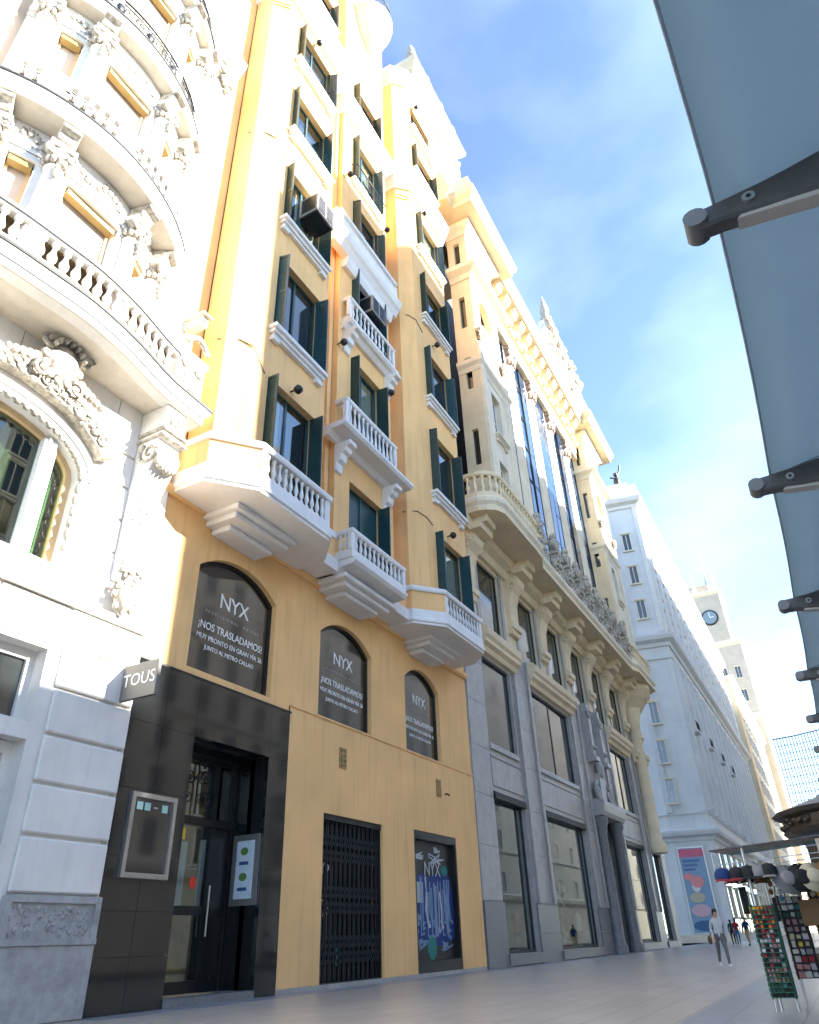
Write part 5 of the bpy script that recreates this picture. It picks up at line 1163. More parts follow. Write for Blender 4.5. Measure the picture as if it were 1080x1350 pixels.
def far_building():
    B = thing('cream_building', 'distant cream office building between grey building and clock tower', 'building', (180, 10.2, 0))
    F = Fr(178, 10.3)
    MB().box(178, 256, 10.3, 36, 0, 52).obj('wall', M['cream2'], B); MB().box(178, 256, 14, 36, 52, 58).obj('attic', M['cream2'], B)
    MB().box(177.9, 186, 10.2, 10.3, 8, 52).obj('corner_panel', M['yellow2'], B)
    w = simple_window(1.6, 3.0, M['stucco'], M['glass'], 'far')
    for k in range(12):
        for z in (4, 11, 16.5, 22, 27.5, 33, 38.5, 44): put_window(B, F, 11 + 5.4 * k, z, w)
    for z in (9, 50.5): MB().sweep([(178, 30), (178, 10.3), (256, 10.3)], [(0, z), (0.9, z + 0.6), (1.0, z + 1.2), (0, z + 1.5)]).obj('cornice', M['stucco'], B)
far_building()
def clock_tower():
    B = thing('clock_tower', 'tall stepped stone tower with a clock rising at the street end', 'tower', (260, 8.5, 0)); m = M['towerstone']
    MB().box(260, 292, 8.4, 34, 0, 87).obj('shaft', m, B)
    MB().box(262, 282, 11, 27, 87, 108).obj('clock_stage', m, B)
    MB().box(266, 278, 14, 24, 108, 112).obj('crown', m, B)
    for z, x0, y0, y1 in ((85.5, 260, 8.4, 34), (106, 262, 11, 27), (60, 260, 8.4, 34)):
        MB().sweep([(x0, y1), (x0, y0), (x0 + 20, y0)], [(0, z), (0.8, z + 0.8), (0.9, z + 1.6), (0, z + 2)]).obj('cornice', M['cream2'], B)
    FT = Fr(260, 34, -math.pi / 2)
    w = simple_window(1.9, 4.0, M['cream2'], M['glass'], 'tower')
    for k in range(5):
        for z in (14, 22, 30, 38, 46, 54, 66, 74): put_window(B, FT, 25.6 - 3.2 - 4.4 * k, z, w)
    FR = Fr(260, 8.4)
    for k in range(6):
        for z in (14, 22, 30, 38, 46, 54, 66, 74): put_window(B, FR, 3 + 5 * k, z, w)
    FK = Fr(262, 27, -math.pi / 2); n = 24; cu, cz = 11.0, 97.5
    MB().prism([(cu + 2.9 * math.cos(2 * math.pi * k / n), cz + 2.9 * math.sin(2 * math.pi * k / n)) for k in range(n)], 0, 0.35, FK).obj('clock_rim', M['iron'], B)
    cf = MB().prism([(cu + 2.35 * math.cos(2 * math.pi * k / n), cz + 2.35 * math.sin(2 * math.pi * k / n)) for k in range(n)], 0.35, 0.45, FK).obj('clock_face', flat('clock_blue', (0.2, 0.27, 0.32)), B)
    hd = MB(); hd.box(cu - 0.1, cu + 0.1, 0.45, 0.55, cz, cz + 1.9, FK); hd.obj('clock_hand', M['vinyl'], cf)
    hd = MB(); hd.box(cu, cu + 1.3, 0.45, 0.55, cz - 0.1, cz + 0.1, FK); hd.obj('clock_hand', M['vinyl'], cf)
    for y in (11.8, 19, 26.2):
        f = MB(); f.lathe([(0.9, 108), (0.9, 109.5), (0.5, 110), (0.7, 112), (0.4, 114), (0.05, 117)], (263, y, 0), 8); f.obj('finial', M['cream2'], B)
    MB().lathe([(0.9, 112), (0.5, 116), (0.12, 121), (0.05, 128)], (272, 14.5, 0), 6).obj('spire', M['steel'], B)
clock_tower()

# ------------------------------------------------------------------ buildings across the road (they shade this side and show in the glass)
def opposite(label, x0, x1, h, col, ncol, floors):
    B = thing('opposite_building', label, 'building', ((x0 + x1) / 2, -21, 0)); F = Fr(x1, -21, math.pi)
    MB().plan([(x0, -21), (x1, -21), (x1 + 6.6, -38), (x0 + 6.6, -38)], 0, h).obj('wall', col, B)     # flanks skewed along the sun's direction, shaped to cast no extra shade
    w = simple_window(1.7, 2.9, M['white'], M['glass'], 'opp')
    L = x1 - x0
    for k in range(ncol):
        for j in range(floors): put_window(B, F, L * (k + 0.5) / ncol, 7.5 + (h - 10.5) * j / floors, w)
    for z in (6.0, h - 1.6): MB().sweep([(x1, -21), (x0, -21)], [(0, z), (0.5, z + 0.4), (0.6, z + 1.0), (0, z + 1.3)]).obj('cornice', col, B)
    for j in range(1, floors, 2): MB().sweep([(x1, -21), (x0, -21)], [(0, 6.9 + (h - 10.5) * j / floors), (0.3, 7 + (h - 10.5) * j / floors), (0.3, 7.2 + (h - 10.5) * j / floors), (0, 7.3 + (h - 10.5) * j / floors)]).obj('string_course', col, B)
st1 = mat('opposite_stone', (0.70, 0.68, 0.64), 0.8, 0.12, 0.4); st2 = mat('opposite_stone_pale', (0.75, 0.73, 0.69), 0.8, 0.12, 0.4)
opposite('low stone building across the road, mirrored in the shop glass', -40, 24.1, 21.9, st2, 14, 4)
opposite('narrow mid-height stone building across the road beside the low one', 24.2, 29.0, 41.0, st1, 2, 9)
opposite('broad tall stone building across the road, seen only in reflections', 29.05, 95, 50.0, st1, 16, 10)
opposite('tallest stone building across the road, far down the street', 95.05, 230, 60.0, st2, 14, 8)

# ------------------------------------------------------------------ fittings on the facades
def floodlight(loc, label):
    t = thing('floodlight', label, 'floodlight', loc, 'small floodlights on the yellow facade'); x, y, z = loc
    MB().tube([(x, y + 0.25, z), (x, y + 0.08, z)], 0.03, 6).obj('arm', M['iron'], t)
    b = MB(); b.lathe([(0.02, 0), (0.13, 0.03), (0.15, 0.1), (0.15, 0.2), (0.1, 0.26), (0, 0.27)], (0, 0, 0), 10)
    o = b.obj('head', M['iron'], None); o.location = (x, y, z - 0.1); o.rotation_euler = (R_(35), R_(20), 0); o.parent = t; o.matrix_parent_inverse = Matrix.Translation(-t.location)
FL = [((13.96, 11.3, 16.6), 'black floodlight above the first floor window of the left bay'),
      ((17.75, 12.1, 22.4), 'black floodlight left of the window over the big bracketed balcony'),
      ((21.7, 12.1, 22.6), 'black floodlight right of the window over the big bracketed balcony'),
      ((25.7, 11.3, 16.75), 'black floodlight above the lowest window of the right bay'),
      ((13.9, 11.3, 38.9), 'black floodlight under the top cornice of the left bay'),
      ((24.9, 11.3, 50.6), 'black floodlight at the topmost window of the right bay'),
      ((25.05, 11.3, 39.1), 'black floodlight under the lower cornice of the right bay'),
      ((21.7, 12.1, 34.2), 'black floodlight beside the window above the hood balcony'),
      ((25.5, 11.3, 28.45), 'black floodlight above the third floor window of the right bay'),
      ((18.0, 12.1, 34.3), 'black floodlight on the left of the iron window rail')]
for l, s in FL: floodlight(l, s)
def aircon(x0, x1, y0, y1, z0, z1, label):
    t = thing('air_conditioner', label, 'air conditioner', ((x0 + x1) / 2, y1, z0), 'window air conditioners'); xm = (x0 + x1) / 2
    MB().box(x0, x1, y0, y1, z0, z1).obj('casing', M['aircon'], t, bevel=0.02)
    for a, c in ((x0 + 0.08, xm - 0.05), (xm + 0.05, x1 - 0.08)):
        g = MB()
        for k in range(6): g.box(a, c, y0 - 0.015, y0 - 0.002, z0 + 0.1 + (z1 - z0 - 0.25) * k / 5, z0 + 0.14 + (z1 - z0 - 0.25) * k / 5)
        g.box(a, c, y0 - 0.006, y0 - 0.001, z0 + 0.08, z1 - 0.08); g.obj('grille', M['iron'], t)
    g = MB(); g.box(x0 - 0.006, x0 - 0.001, y0 + 0.1, y1 - 0.12, z0 + 0.1, z1 - 0.1); g.obj('side_grille', M['iron'], t)
    MB().box(x0 + 0.05, x1 - 0.05, y0 + 0.05, y1, z0 - 0.06, z0 - 0.002).obj('bracket', M['iron'], t)
aircon(14.0, 15.15, 10.85, 11.75, 25.8, 26.85, 'boxy air conditioner hanging out of the left bay window')
aircon(19.5, 20.7, 11.65, 12.55, 25.75, 26.75, 'boxy air conditioner in the middle window under the hood balcony')

sg = thing('blade_sign', 'grey square blade sign with white TOUS lettering', 'sign', (10.6, 12.9, 5.72))
FB = Fr(10.6, 12.9, -math.pi / 2)
MB().box(0, 1.06, -0.05, 0.05, 5.74, 6.54, FB).obj('panel', M['signgrey'], sg, bevel=0.01)
text('lettering', 'TOUS', 0.4, FB, 0.53, 0.055, 6.16, M['vinyl'], sg, sx=0.95)
for z in (5.85, 6.42): MB().box(-0.1, 0, -0.03, 0.03, z - 0.03, z + 0.03, FB).obj('bracket', M['iron'], sg)

mc = thing('display_case', 'steel framed dark display case on the black tiled shopfront', 'display case', (12.1, 13.0, 2.31))
f = MB(); u0, u1, z0, z1 = 11.4, 12.72, 2.35, 4.02
f.box(u0, u0 + 0.1, 0.064, 0.16, z0, z1, FY); f.box(u1 - 0.1, u1, 0.064, 0.16, z0, z1, FY); f.box(u0 + 0.1, u1 - 0.1, 0.064, 0.16, z0, z0 + 0.1, FY); f.box(u0 + 0.1, u1 - 0.1, 0.064, 0.16, z1 - 0.1, z1, FY); f.obj('frame', M['steel'], mc)
MB().box(u0 + 0.1, u1 - 0.1, 0.066, 0.1, z0 + 0.1, z1 - 0.1, FY).obj('pane', M['glassnyx'], mc)
for a in (u0 + 0.2, u0 + 0.42, u0 + 0.93): MB().box(a, a + 0.17, 0.1, 0.104, z1 - 0.34, z1 - 0.18, FY).obj('print', flat('pale_mint_print', (0.4, 0.62, 0.58)), mc)
MB().box(u0 + 0.68, u0 + 0.8, 0.1, 0.104, z1 - 0.28, z1 - 0.25, FY).obj('print', M['vinylg'], mc)
pc = thing('poster_case', 'narrow framed white notice on the dark side of the shop entrance', 'poster case', (15.98, 13.5, 1.9))
FP_ = Fr(15.995, 13.98, -math.pi / 2)
f = MB(); f.box(0, 0.86, 0.004, 0.06, 1.95, 3.6, FP_); f.obj('frame', M['steel'], pc)
MB().box(0.14, 0.72, 0.06, 0.066, 2.1, 3.45, FP_).obj('sheet', flat('notice_white', (0.62, 0.72, 0.78)), pc)
for z in (3.2, 2.6):
    MB().prism([(0.4 + 0.13 * math.cos(k * 0.63), z + 0.1 * math.sin(k * 0.63)) for k in range(10)], 0.066, 0.07, FP_).obj('print', flat('notice_green', (0.12, 0.25, 0.05)), pc)
    MB().box(0.25, 0.55, 0.066, 0.07, z - 0.32, z - 0.24, FP_).obj('print', flat('notice_navy', (0.05, 0.1, 0.22)), pc)

# shop displays behind the granite shopfront glass
def display(u0, u1, n, seed, label):
    t = thing('shop_display', label, 'shop display', ((u0 + u1) / 2, 14.6, 0.42)); r = random.Random(seed); F = Fr(0, 13.1)
    for k in range(4): MB().box(u0, u1, -1.7, -1.2, 0.9 + 0.75 * k, 0.96 + 0.75 * k, F).obj('shelf', M['wood'], t)
    for u in (u0, u1): MB().box(u - 0.04, u + 0.04, -1.7, -1.2, 0.42, 3.4, F).obj('upright', M['iron'], t)
    pal = [(0.35, 0.04, 0.03), (0.03, 0.03, 0.03), (0.5, 0.45, 0.36), (0.05, 0.14, 0.05), (0.6, 0.58, 0.55), (0.36, 0.15, 0.04), (0.2, 0.2, 0.22)]
    for k in range(n):
        u = r.uniform(u0 + 0.2, u1 - 0.2); j = r.randint(0, 4); z = 0.42 if j == 4 else 0.96 + 0.75 * j; s = r.uniform(0.13, 0.24); c = r.choice(pal)
        b = MB(); b.prof([(-1.6, z), (-1.3, z), (-1.36, z + s * 1.5), (-1.54, z + s * 1.5)], u - s, u + s, F)
        b.tube([F(u - s * 0.6, -1.45, z + s * 1.5), F(u - s * 0.4, -1.45, z + s * 2.1), F(u + s * 0.4, -1.45, z + s * 2.1), F(u + s * 0.6, -1.45, z + s * 1.5)], 0.018, 5)
        b.obj('handbag', flat('bag_%d' % pal.index(c), c, 0.4), t)
display(33.0, 35.6, 16, 1, 'shelves of bags behind the glass beside the yellow wall')
display(40.2, 45.8, 26, 2, 'wide shelves of bags behind the broad granite shop window')
display(57.2, 61.6, 18, 3, 'shelves of bags behind the glass beyond the stone entrance')
def mannequin(x, label, c):
    t = thing('mannequin', label, 'mannequin', (x, 14.0, 0.42), 'mannequins in the shop windows')
    b = MB(); b.lathe([(0.12, 0.8), (0.17, 0.95), (0.13, 1.2), (0.2, 1.5), (0.19, 1.6), (0.06, 1.68), (0.05, 1.74), (0.0, 1.76)], (x, 14.0, 0.42), 12); b.obj('torso', c, t)
    b = MB(); b.lathe([(0.17, 0.84), (0.3, 0.3), (0.32, 0.2)], (x, 14.0, 0.42), 12); b.obj('skirt', M['interiordark'], t)
    MB().tube([(x, 14.0, 0.42), (x, 14.0, 1.2)], 0.03).obj('stand', M['steel'], t); MB().lathe([(0.2, 0), (0.2, 0.03), (0, 0.04)], (x, 14.0, 0.42), 12).obj('base', M['steel'], t)
mannequin(36.0, 'dress form in a rust red top in the first granite shop window', flat('rust_top', (0.42, 0.1, 0.03)))
mannequin(45.9, 'dress form in a pale top in the broad granite shop window', flat('pale_top', (0.6, 0.6, 0.56)))

# ------------------------------------------------------------------ kiosk awning overhead
def awning():
    t = thing('kiosk_awning', 'blue grey fabric awning with dark folding arms stretched overhead', 'awning', (7, -3, 0))
    key = [(0.35, -0.15), (1.2, -0.215), (2.15, -0.285), (4.3, -0.295), (13.4, -0.3)]
    def ey(x):
        for (xa, ya), (xb, yb) in zip(key[:-1], key[1:]):
            if x <= xb: return ya + (yb - ya) * (x - xa) / (xb - xa)
        return key[-1][1]
    def sag(x): return max(0.0, math.sin(math.pi * ((x - 2.15) / 2.2 % 1.0)))
    edge = []
    for i in range(49): x = 0.35 + 13.05 * i / 48; edge.append((x, ey(x) - 0.012 * sag(x)))
    b = MB(); n = 14; vs = []; hh = 0.008; rr = random.Random(4)
    for (x, y) in edge:
        for k in range(n + 1):
            q = k / n; yy = y + (-3.4 - y) * q; z = 3.436 + 0.75 * q - 0.05 * math.sin(math.pi * q) - 0.022 * sag(x) * (0.25 + math.sin(math.pi * q)) + 0.003 * math.sin(x * 7 + q * 9) * q
            vs += [(x, yy, z), (x, yy, z + hh)]
    c = (n + 1) * 2; fs = []
    for i in range(len(edge) - 1):
        for k in range(n):
            a = i * c + k * 2
            fs += [(a, a + 2, a + c + 2, a + c), (a + 1, a + c + 1, a + c + 3, a + 3)]
    for i in range(len(edge) - 1): a = i * c; fs.append((a, a + c, a + c + 1, a + 1))
    b.add(vs, fs, True); b.obj('fabric', M['cloth_awn'], t, fix=False)
    MB().tube([(x, y - 0.004, 3.438 - 0.0055 * sag(x)) for x, y in edge], 0.007, 6).obj('hem', flat('awning_hem', (0.3, 0.36, 0.4)), t)
    for i in range(12): MB().tube([(1.05 + 1.1 * i, -0.32 - 0.31 * k, 3.424 + 0.073 * k - 0.05 * math.sin(math.pi * k / 10) - 0.022 * sag(1.05 + 1.1 * i) * (0.25 + math.sin(math.pi * k / 10))) for k in range(11)], 0.004, 4).obj('seam', flat('awning_seam', (0.13, 0.19, 0.23)), t) if i % 2 else None
    MB().box(0.0, 13.5, -3.55, -3.35, 4.1, 4.35).obj('cassette', M['armgrey'], t)
    for x in (0.4, 4.5, 9, 13.2): MB().box(x - 0.06, x + 0.06, -3.5, -3.38, 0, 4.1).obj('post', M['armgrey'], t)
    F = Fr(0, 0, math.pi / 2)   # u along +Y
    for x in (2.15, 4.35, 6.54, 8.8, 10.95, 13.1):
        a = MB(); pr = [(-0.205, 3.325), (-0.185, 3.35), (-0.185, 3.4), (-0.21, 3.425), (-0.3, 3.428), (-0.45, 3.438), (-0.75, 3.475), (-1.3, 3.575), (-2.2, 3.79), (-3.35, 4.14), (-3.35, 3.98), (-2.2, 3.6), (-1.3, 3.33), (-0.75, 3.27), (-0.45, 3.3), (-0.3, 3.322)]
        a.prof([(-y, z) for y, z in pr], x - 0.03, x + 0.05, Fr(0, 0)); ao = a.obj('arm', M['armgrey'], t, bevel=0.012)
        c_ = MB(); c_.tube([(x - 0.045, -0.205, 3.375), (x + 0.065, -0.205, 3.375)], 0.046, 12); c_.obj('end_cap', flat('arm_cap', (0.16, 0.15, 0.14)), ao)
        s = MB(); s.prof([(0.34, 3.302), (0.36, 3.318), (0.75, 3.262), (1.3, 3.32), (2.2, 3.59), (2.2, 3.55), (1.3, 3.285), (0.75, 3.235), (0.42, 3.29)], x - 0.02, x + 0.04, Fr(0, 0)); s.obj('lower_trim', M['armlight'], ao)
        bt = MB(); bt.tube([(x - 0.042, -0.40, 3.372), (x - 0.028, -0.40, 3.372)], 0.024, 12); bt.obj('bolt', M['steel'], ao)
        bt = MB(); bt.tube([(x - 0.0435, -0.40, 3.372), (x - 0.042, -0.40, 3.372)], 0.01, 8); bt.obj('bolt_socket', M['iron'], ao)
awning()

# ------------------------------------------------------------------ souvenir stall, kiosk and racks
def stall():
    t = thing('souvenir_stall', 'street souvenir stall with thin striped awning roof and white table', 'stall', (14.2, 0.2, 0))
    cols = [flat('stripe_red', (0.34, 0.08, 0.07)), flat('stripe_white', (0.6, 0.58, 0.55)), flat('stripe_dark', (0.07, 0.06, 0.06)), flat('stripe_teal', (0.16, 0.34, 0.34))]
    seq = [2, 1, 0, 1, 2, 3, 3, 2, 3, 3, 2, 3]
    for k, c in enumerate(seq):
        x = 13.0 + 0.24 * k
        b = MB(); ya, yb = 1.72, -2.6; za, zb = 2.06 + 0.012 * k, 2.3 + 0.012 * k
        b.add([(x, ya, za), (x + 0.24, ya, za + 0.012), (x + 0.24, yb, zb + 0.012), (x, yb, zb), (x, ya, za + 0.02), (x + 0.24, ya, za + 0.032), (x + 0.24, yb, zb + 0.032), (x, yb, zb + 0.02)], [(0, 1, 2, 3), (4, 5, 6, 7), (0, 1, 5, 4), (1, 2, 6, 5), (2, 3, 7, 6), (3, 0, 4, 7)])
        b.obj('roof_stripe', cols[c], t)
    for x, y in ((13.1, 1.25), (15.7, 1.25), (13.1, -2.4), (15.7, -2.4)): MB().tube([(x, y, 0), (x, y, 2.1)], 0.025, 8).obj('post', M['steel'], t)
    for z in (1.86, 1.93): MB().tube([(13.05, 1.7, z - 0.06), (13.05, -2.4, z + 0.14)], 0.008, 6).obj('hanging_rail', M['steel'], t)
    for x in (13.05, 15.6): MB().tube([(x, 1.7, 2.04), (x, 1.7, 1.8)], 0.012, 6).obj('hook', M['steel'], t)
    MB().box(13.9, 15.7, -2.4, 0.72, 0.66, 0.71).obj('table_top', flat('stall_white', (0.6, 0.58, 0.54)), t)
    for x in (14.0, 15.6):
        for y in (-2.3, 0.62): MB().box(x - 0.025, x + 0.025, y - 0.025, y + 0.025, 0, 0.66).obj('table_leg', M['steel'], t)
    MB().box(13.87, 13.9, -2.4, 0.7, 0.12, 0.66).obj('table_skirt', flat('stall_brown', (0.2, 0.12, 0.06)), t)
    g = MB()
    for k in range(14): g.tube([(15.6, 1.2 - 0.25 * k, 0.75), (15.6, 1.2 - 0.25 * k, 2.0)], 0.006, 4)
    for k in range(6): g.tube([(15.6, 1.25, 0.8 + 0.22 * k), (15.6, -2.1, 0.8 + 0.22 * k)], 0.006, 4)
    g.obj('grid_panel', M['steel'], t)
stall()
pal = {'navy': (0.01, 0.03, 0.12), 'black': (0.012, 0.012, 0.014), 'red': (0.26, 0.02, 0.03), 'grey': (0.2, 0.19, 0.19), 'cream': (0.45, 0.4, 0.28), 'brown': (0.16, 0.09, 0.04), 'teal': (0.03, 0.15, 0.16), 'white': (0.42, 0.41, 0.4), 'orange': (0.55, 0.16, 0.02), 'yellow': (0.6, 0.42, 0.05), 'pink': (0.36, 0.17, 0.18), 'green': (0.025, 0.07, 0.045)}
def cm_(c): return flat('cloth_' + c, pal[c], 0.85)
def cap(y, z, c1, c2, label, x=13.05, tilt=0.0):
    t = thing('baseball_cap', label, 'cap', (x, y, z), 'caps hanging from the stall rail')
    b = MB(); z += 0.1; prof = [(0.125, 0), (0.128, 0.05), (0.115, 0.105), (0.07, 0.15), (0.0, 0.165)]
    b.lathe(prof, (x, y, z - 0.05), 14); b.obj('crown', cm_(c1), t)
    v = MB(); n = 9; vs = []
    for k in range(n):
        a = math.pi * (0.82 + 0.36 * k / (n - 1)) ; 
        vs += [(x + 0.12 * math.cos(a), y + 0.12 * math.sin(a) * 1.3, z - 0.045), (x + 0.25 * math.cos(a), y + 0.2 * math.sin(a), z - 0.09 + 0.012 * math.sin(math.pi * k / (n - 1)))]
    v.add(vs, [(2 * k, 2 * k + 1, 2 * k + 3, 2 * k + 2) for k in range(n - 1)], True); o = v.obj('peak', cm_(c2), t, fix=False)
    s = o.modifiers.new('thick', 'SOLIDIFY'); s.thickness = 0.006
    MB().tube([(x, y, z + 0.08), (x, y, z + 0.2)], 0.006, 4).obj('hanger', M['steel'], t)
    MB().ball((x, y, z + 0.115), 0.014, 6, 4).obj('button', cm_(c2), t)
cap(1.60, 1.62, 'navy', 'red', 'navy cap with a red peak at the outer end of the stall rail')
cap(1.40, 1.62, 'black', 'red', 'black cap with red peak hanging next to the navy one')
cap(1.23, 1.63, 'black', 'black', 'plain black cap hanging between other caps on the stall')
cap(1.08, 1.63, 'grey', 'black', 'grey cap with black peak hanging on the stall rail')
cap(0.94, 1.64, 'black', 'grey', 'black cap with grey peak beside the wide grey hat')
cap(1.52, 1.6, 'grey', 'red', 'grey cap with red peak in the second row of caps', x=13.4)
cap(1.3, 1.6, 'teal', 'black', 'teal cap with black peak in the second row of caps', x=13.4)
cap(1.1, 1.58, 'brown', 'brown', 'plain brown cap in the second row of caps', x=13.4)
cap(0.85, 1.6, 'white', 'grey', 'pale cap with grey peak in the second row of caps', x=13.45)
cap(0.6, 1.58, 'red', 'red', 'plain red cap in the second row behind the hats', x=13.5)
def hat(y, z, c, label, r=0.2, x=13.05):
    t = thing('brimmed_hat', label, 'hat', (x, y, z), 'wide hats hung on the stall rail')
    b = MB(); b.lathe([(r, -0.005), (r, 0.0), (r * 0.55, 0.01), (r * 0.5, 0.08), (r * 0.4, 0.11), (0, 0.1)], (0, 0, 0), 18)
    o = b.obj('body', cm_(c), None); o.location = (x, y, z); o.rotation_euler = (R_(20), R_(-78), 0); o.parent = t; o.matrix_parent_inverse = Matrix.Translation(-t.location)
    MB().tube([(x + 0.02, y, z + 0.17), (x + 0.02, y, z + 0.26)], 0.006, 4).obj('hanger', M['steel'], t)
hat(0.72, 1.62, 'grey', 'wide round grey hat hung facing the street on the stall')
hat(0.52, 1.63, 'black', 'wide black hat hung between grey and cream hats')
hat(0.36, 1.63, 'cream', 'cream straw hat hung beside the black hat')
hat(0.16, 1.64, 'brown', 'brown patterned hat hung beside the cream straw hat')
hat(-0.05, 1.66, 'cream', 'second cream hat hung nearest the red sign', 0.17)
def rack(cx, cy, w, h, z0, cols_n, rows, label, palette, seed, lean=0.0, legs=True, frame='green'):
    t = thing('postcard_rack', label, 'rack', (cx, cy, 0), 'souvenir racks beside the stall'); r = random.Random(seed)
    fm = flat('rack_' + frame, {'green': (0.02, 0.1, 0.06), 'black': (0.015, 0.015, 0.016)}[frame]); d = w * 0.8
    b = MB(); b.box(cx - d / 2 + 0.03, cx + d / 2 - 0.03, cy - w / 2 + 0.03, cy + w / 2 - 0.03, z0, h); b.obj('body', fm, t)
    e = MB()
    for sx in (-1, 1):
        for sy in (-1, 1): e.tube([(cx + sx * (d / 2 - 0.015), cy + sy * (w / 2 - 0.015), z0 - 0.02), (cx + sx * (d / 2 - 0.015), cy + sy * (w / 2 - 0.015), h + 0.02)], 0.012, 5)
    e.obj('corner_rails', fm, t)
    if legs:
        for sx in (-1, 1):
            for sy in (-1, 1): MB().tube([(cx + sx * (d / 2 - 0.02), cy + sy * (w / 2 - 0.02), 0), (cx + sx * (d / 2 - 0.03), cy + sy * (w / 2 - 0.03), z0)], 0.012, 6).obj('leg', M['steel'], t)
    cw, ch = (w - 0.06) / cols_n, (h - z0) / rows
    for j in range(rows):
        rowcol = palette[int(j / rows * len(palette))]
        for k in range(cols_n):
            c = r.choice(rowcol); key = ('souvenir', round(cw, 3), round(ch, 3), c)
            me = cached(key, lambda: MB().box(-0.014, 0.014, -cw * 0.45, cw * 0.45, -ch * 0.4, ch * 0.38), cm_(c))
            inst('souvenir', me, t, (cx - d / 2 + r.uniform(-0.004, 0.012), cy - w / 2 + 0.03 + cw * (k + 0.5), z0 + ch * (j + 0.5)), rot=(R_(r.uniform(-9, 9)), R_(r.uniform(-20, 4)), R_(r.uniform(-12, 12))), scale=(r.uniform(0.6, 2.2), r.uniform(0.55, 1.05), r.uniform(0.6, 1.15)))
        for k in range(max(1, cols_n - 1)):
            c = r.choice(rowcol); c2 = (d - 0.06) / max(1, cols_n - 1); key = ('souvenir', 's', round(c2, 3), round(ch, 3), c)
            me = cached(key, lambda: MB().box(-c2 * 0.45, c2 * 0.45, -0.014, 0.014, -ch * 0.4, ch * 0.38), cm_(c))
            inst('souvenir', me, t, (cx - d / 2 + 0.03 + c2 * (k + 0.5), cy + w / 2 - 0.004, z0 + ch * (j + 0.5)))
        MB().box(cx - d / 2 - 0.03, cx - d / 2 + 0.03, cy - w / 2 + 0.02, cy + w / 2 - 0.02, z0 + ch * j - 0.004, z0 + ch * j + 0.006).obj('shelf', fm, t)
P1 = [['green', 'black', 'green', 'teal'], ['black', 'grey', 'pink', 'brown'], ['pink', 'grey', 'black', 'red'], ['white', 'grey', 'black', 'pink'], ['red', 'white', 'black', 'grey'], ['red', 'orange', 'black', 'brown'], ['orange', 'yellow', 'red', 'brown']]
rack(13.15, 1.17, 0.33, 1.30, 0.17, 5, 19, 'slim green souvenir rack standing on four thin steel legs', P1, 1)
P2 = [['white', 'cream', 'pink'], ['white', 'red', 'grey'], ['yellow', 'cream', 'white'], ['pink', 'white', 'grey'], ['teal', 'white', 'green'], ['grey', 'black', 'white']]
rack(13.9, 0.82, 0.34, 1.42, 0.36, 3, 11, 'black card rack holding white and pink souvenirs on the stall edge', P2, 2, frame='black')
rack(14.6, 0.35, 0.42, 1.5, 0.72, 4, 9, 'dark rack of mixed souvenirs standing on the stall table', [['grey', 'black', 'brown'], ['yellow', 'black', 'red'], ['brown', 'grey', 'white'], ['pink', 'yellow', 'black']], 3, legs=False, frame='black')
rack(14.4, -0.25, 0.45, 1.45, 0.72, 4, 8, 'souvenir rack with yellow and white cards on the stall table', [['black', 'yellow', 'brown'], ['white', 'red', 'yellow'], ['grey', 'orange', 'black']], 4, legs=False, frame='black')
bg = thing('storage_box', 'blue plastic box on the stall table among souvenirs', 'box', (14.1, 0.05, 0.71)); bg_ = MB().box(13.92, 14.3, -0.25, 0.3, 0.71, 0.92); bg_.obj('tub', flat('box_blue', (0.02, 0.12, 0.4)), bg); MB().box(13.9, 14.32, -0.27, 0.32, 0.92, 0.94).obj('rim', flat('box_blue', (0.02, 0.12, 0.4)), bg)
def scarf(y, c, z1, z0, label, x=13.1):
    n = 8; vs = [(x + 0.02 * math.sin(k * 1.3 + j), y - 0.05 + 0.1 * k / n, z1 + (z0 - z1) * j / 6 ) for j in range(7) for k in range(n + 1)]
    b = MB(); b.add(vs, [(j * (n + 1) + k, j * (n + 1) + k + 1, (j + 1) * (n + 1) + k + 1, (j + 1) * (n + 1) + k) for j in range(6) for k in range(n)], True)
    o = b.obj('scarf', cm_(c), None, fix=False); s = o.modifiers.new('thick', 'SOLIDIFY'); s.thickness = 0.01; tag(o, label, 'scarf', 'scarves on the stall rail')
scarf(1.38, 'black', 1.56, 1.2, 'black scarf hanging below the black caps'); scarf(1.12, 'navy', 1.3, 1.0, 'navy scarf hanging above the souvenir rack', 13.4)
def keyring(i, x, y, z, c):
    t = thing('souvenir_charm', 'small %s souvenir charm dangling %s' % (c, {13.25: 'in front of the green rack top', 13.5: 'just behind the front hats', 14.0: 'above the black card rack', 15.55: 'on the wire grid at the back'}[x]), 'charm', (x, y, z), 'charms dangling in the souvenir stall')
    MB().tube([(x, y, z + 0.08), (x, y, z + 0.02)], 0.004, 4).obj('cord', M['steel'], t); MB().ball((x, y, z), (0.03, 0.035, 0.045), 8, 5).obj('charm', cm_(c), t)
rk = random.Random(9); cs = ['black', 'grey', 'brown', 'white', 'red', 'teal', 'yellow', 'cream']
for i in range(40): keyring(i, rk.choice((13.25, 13.5, 14.0, 15.55)), rk.uniform(-0.9, 1.15), rk.uniform(1.36, 1.62), rk.choice(cs))
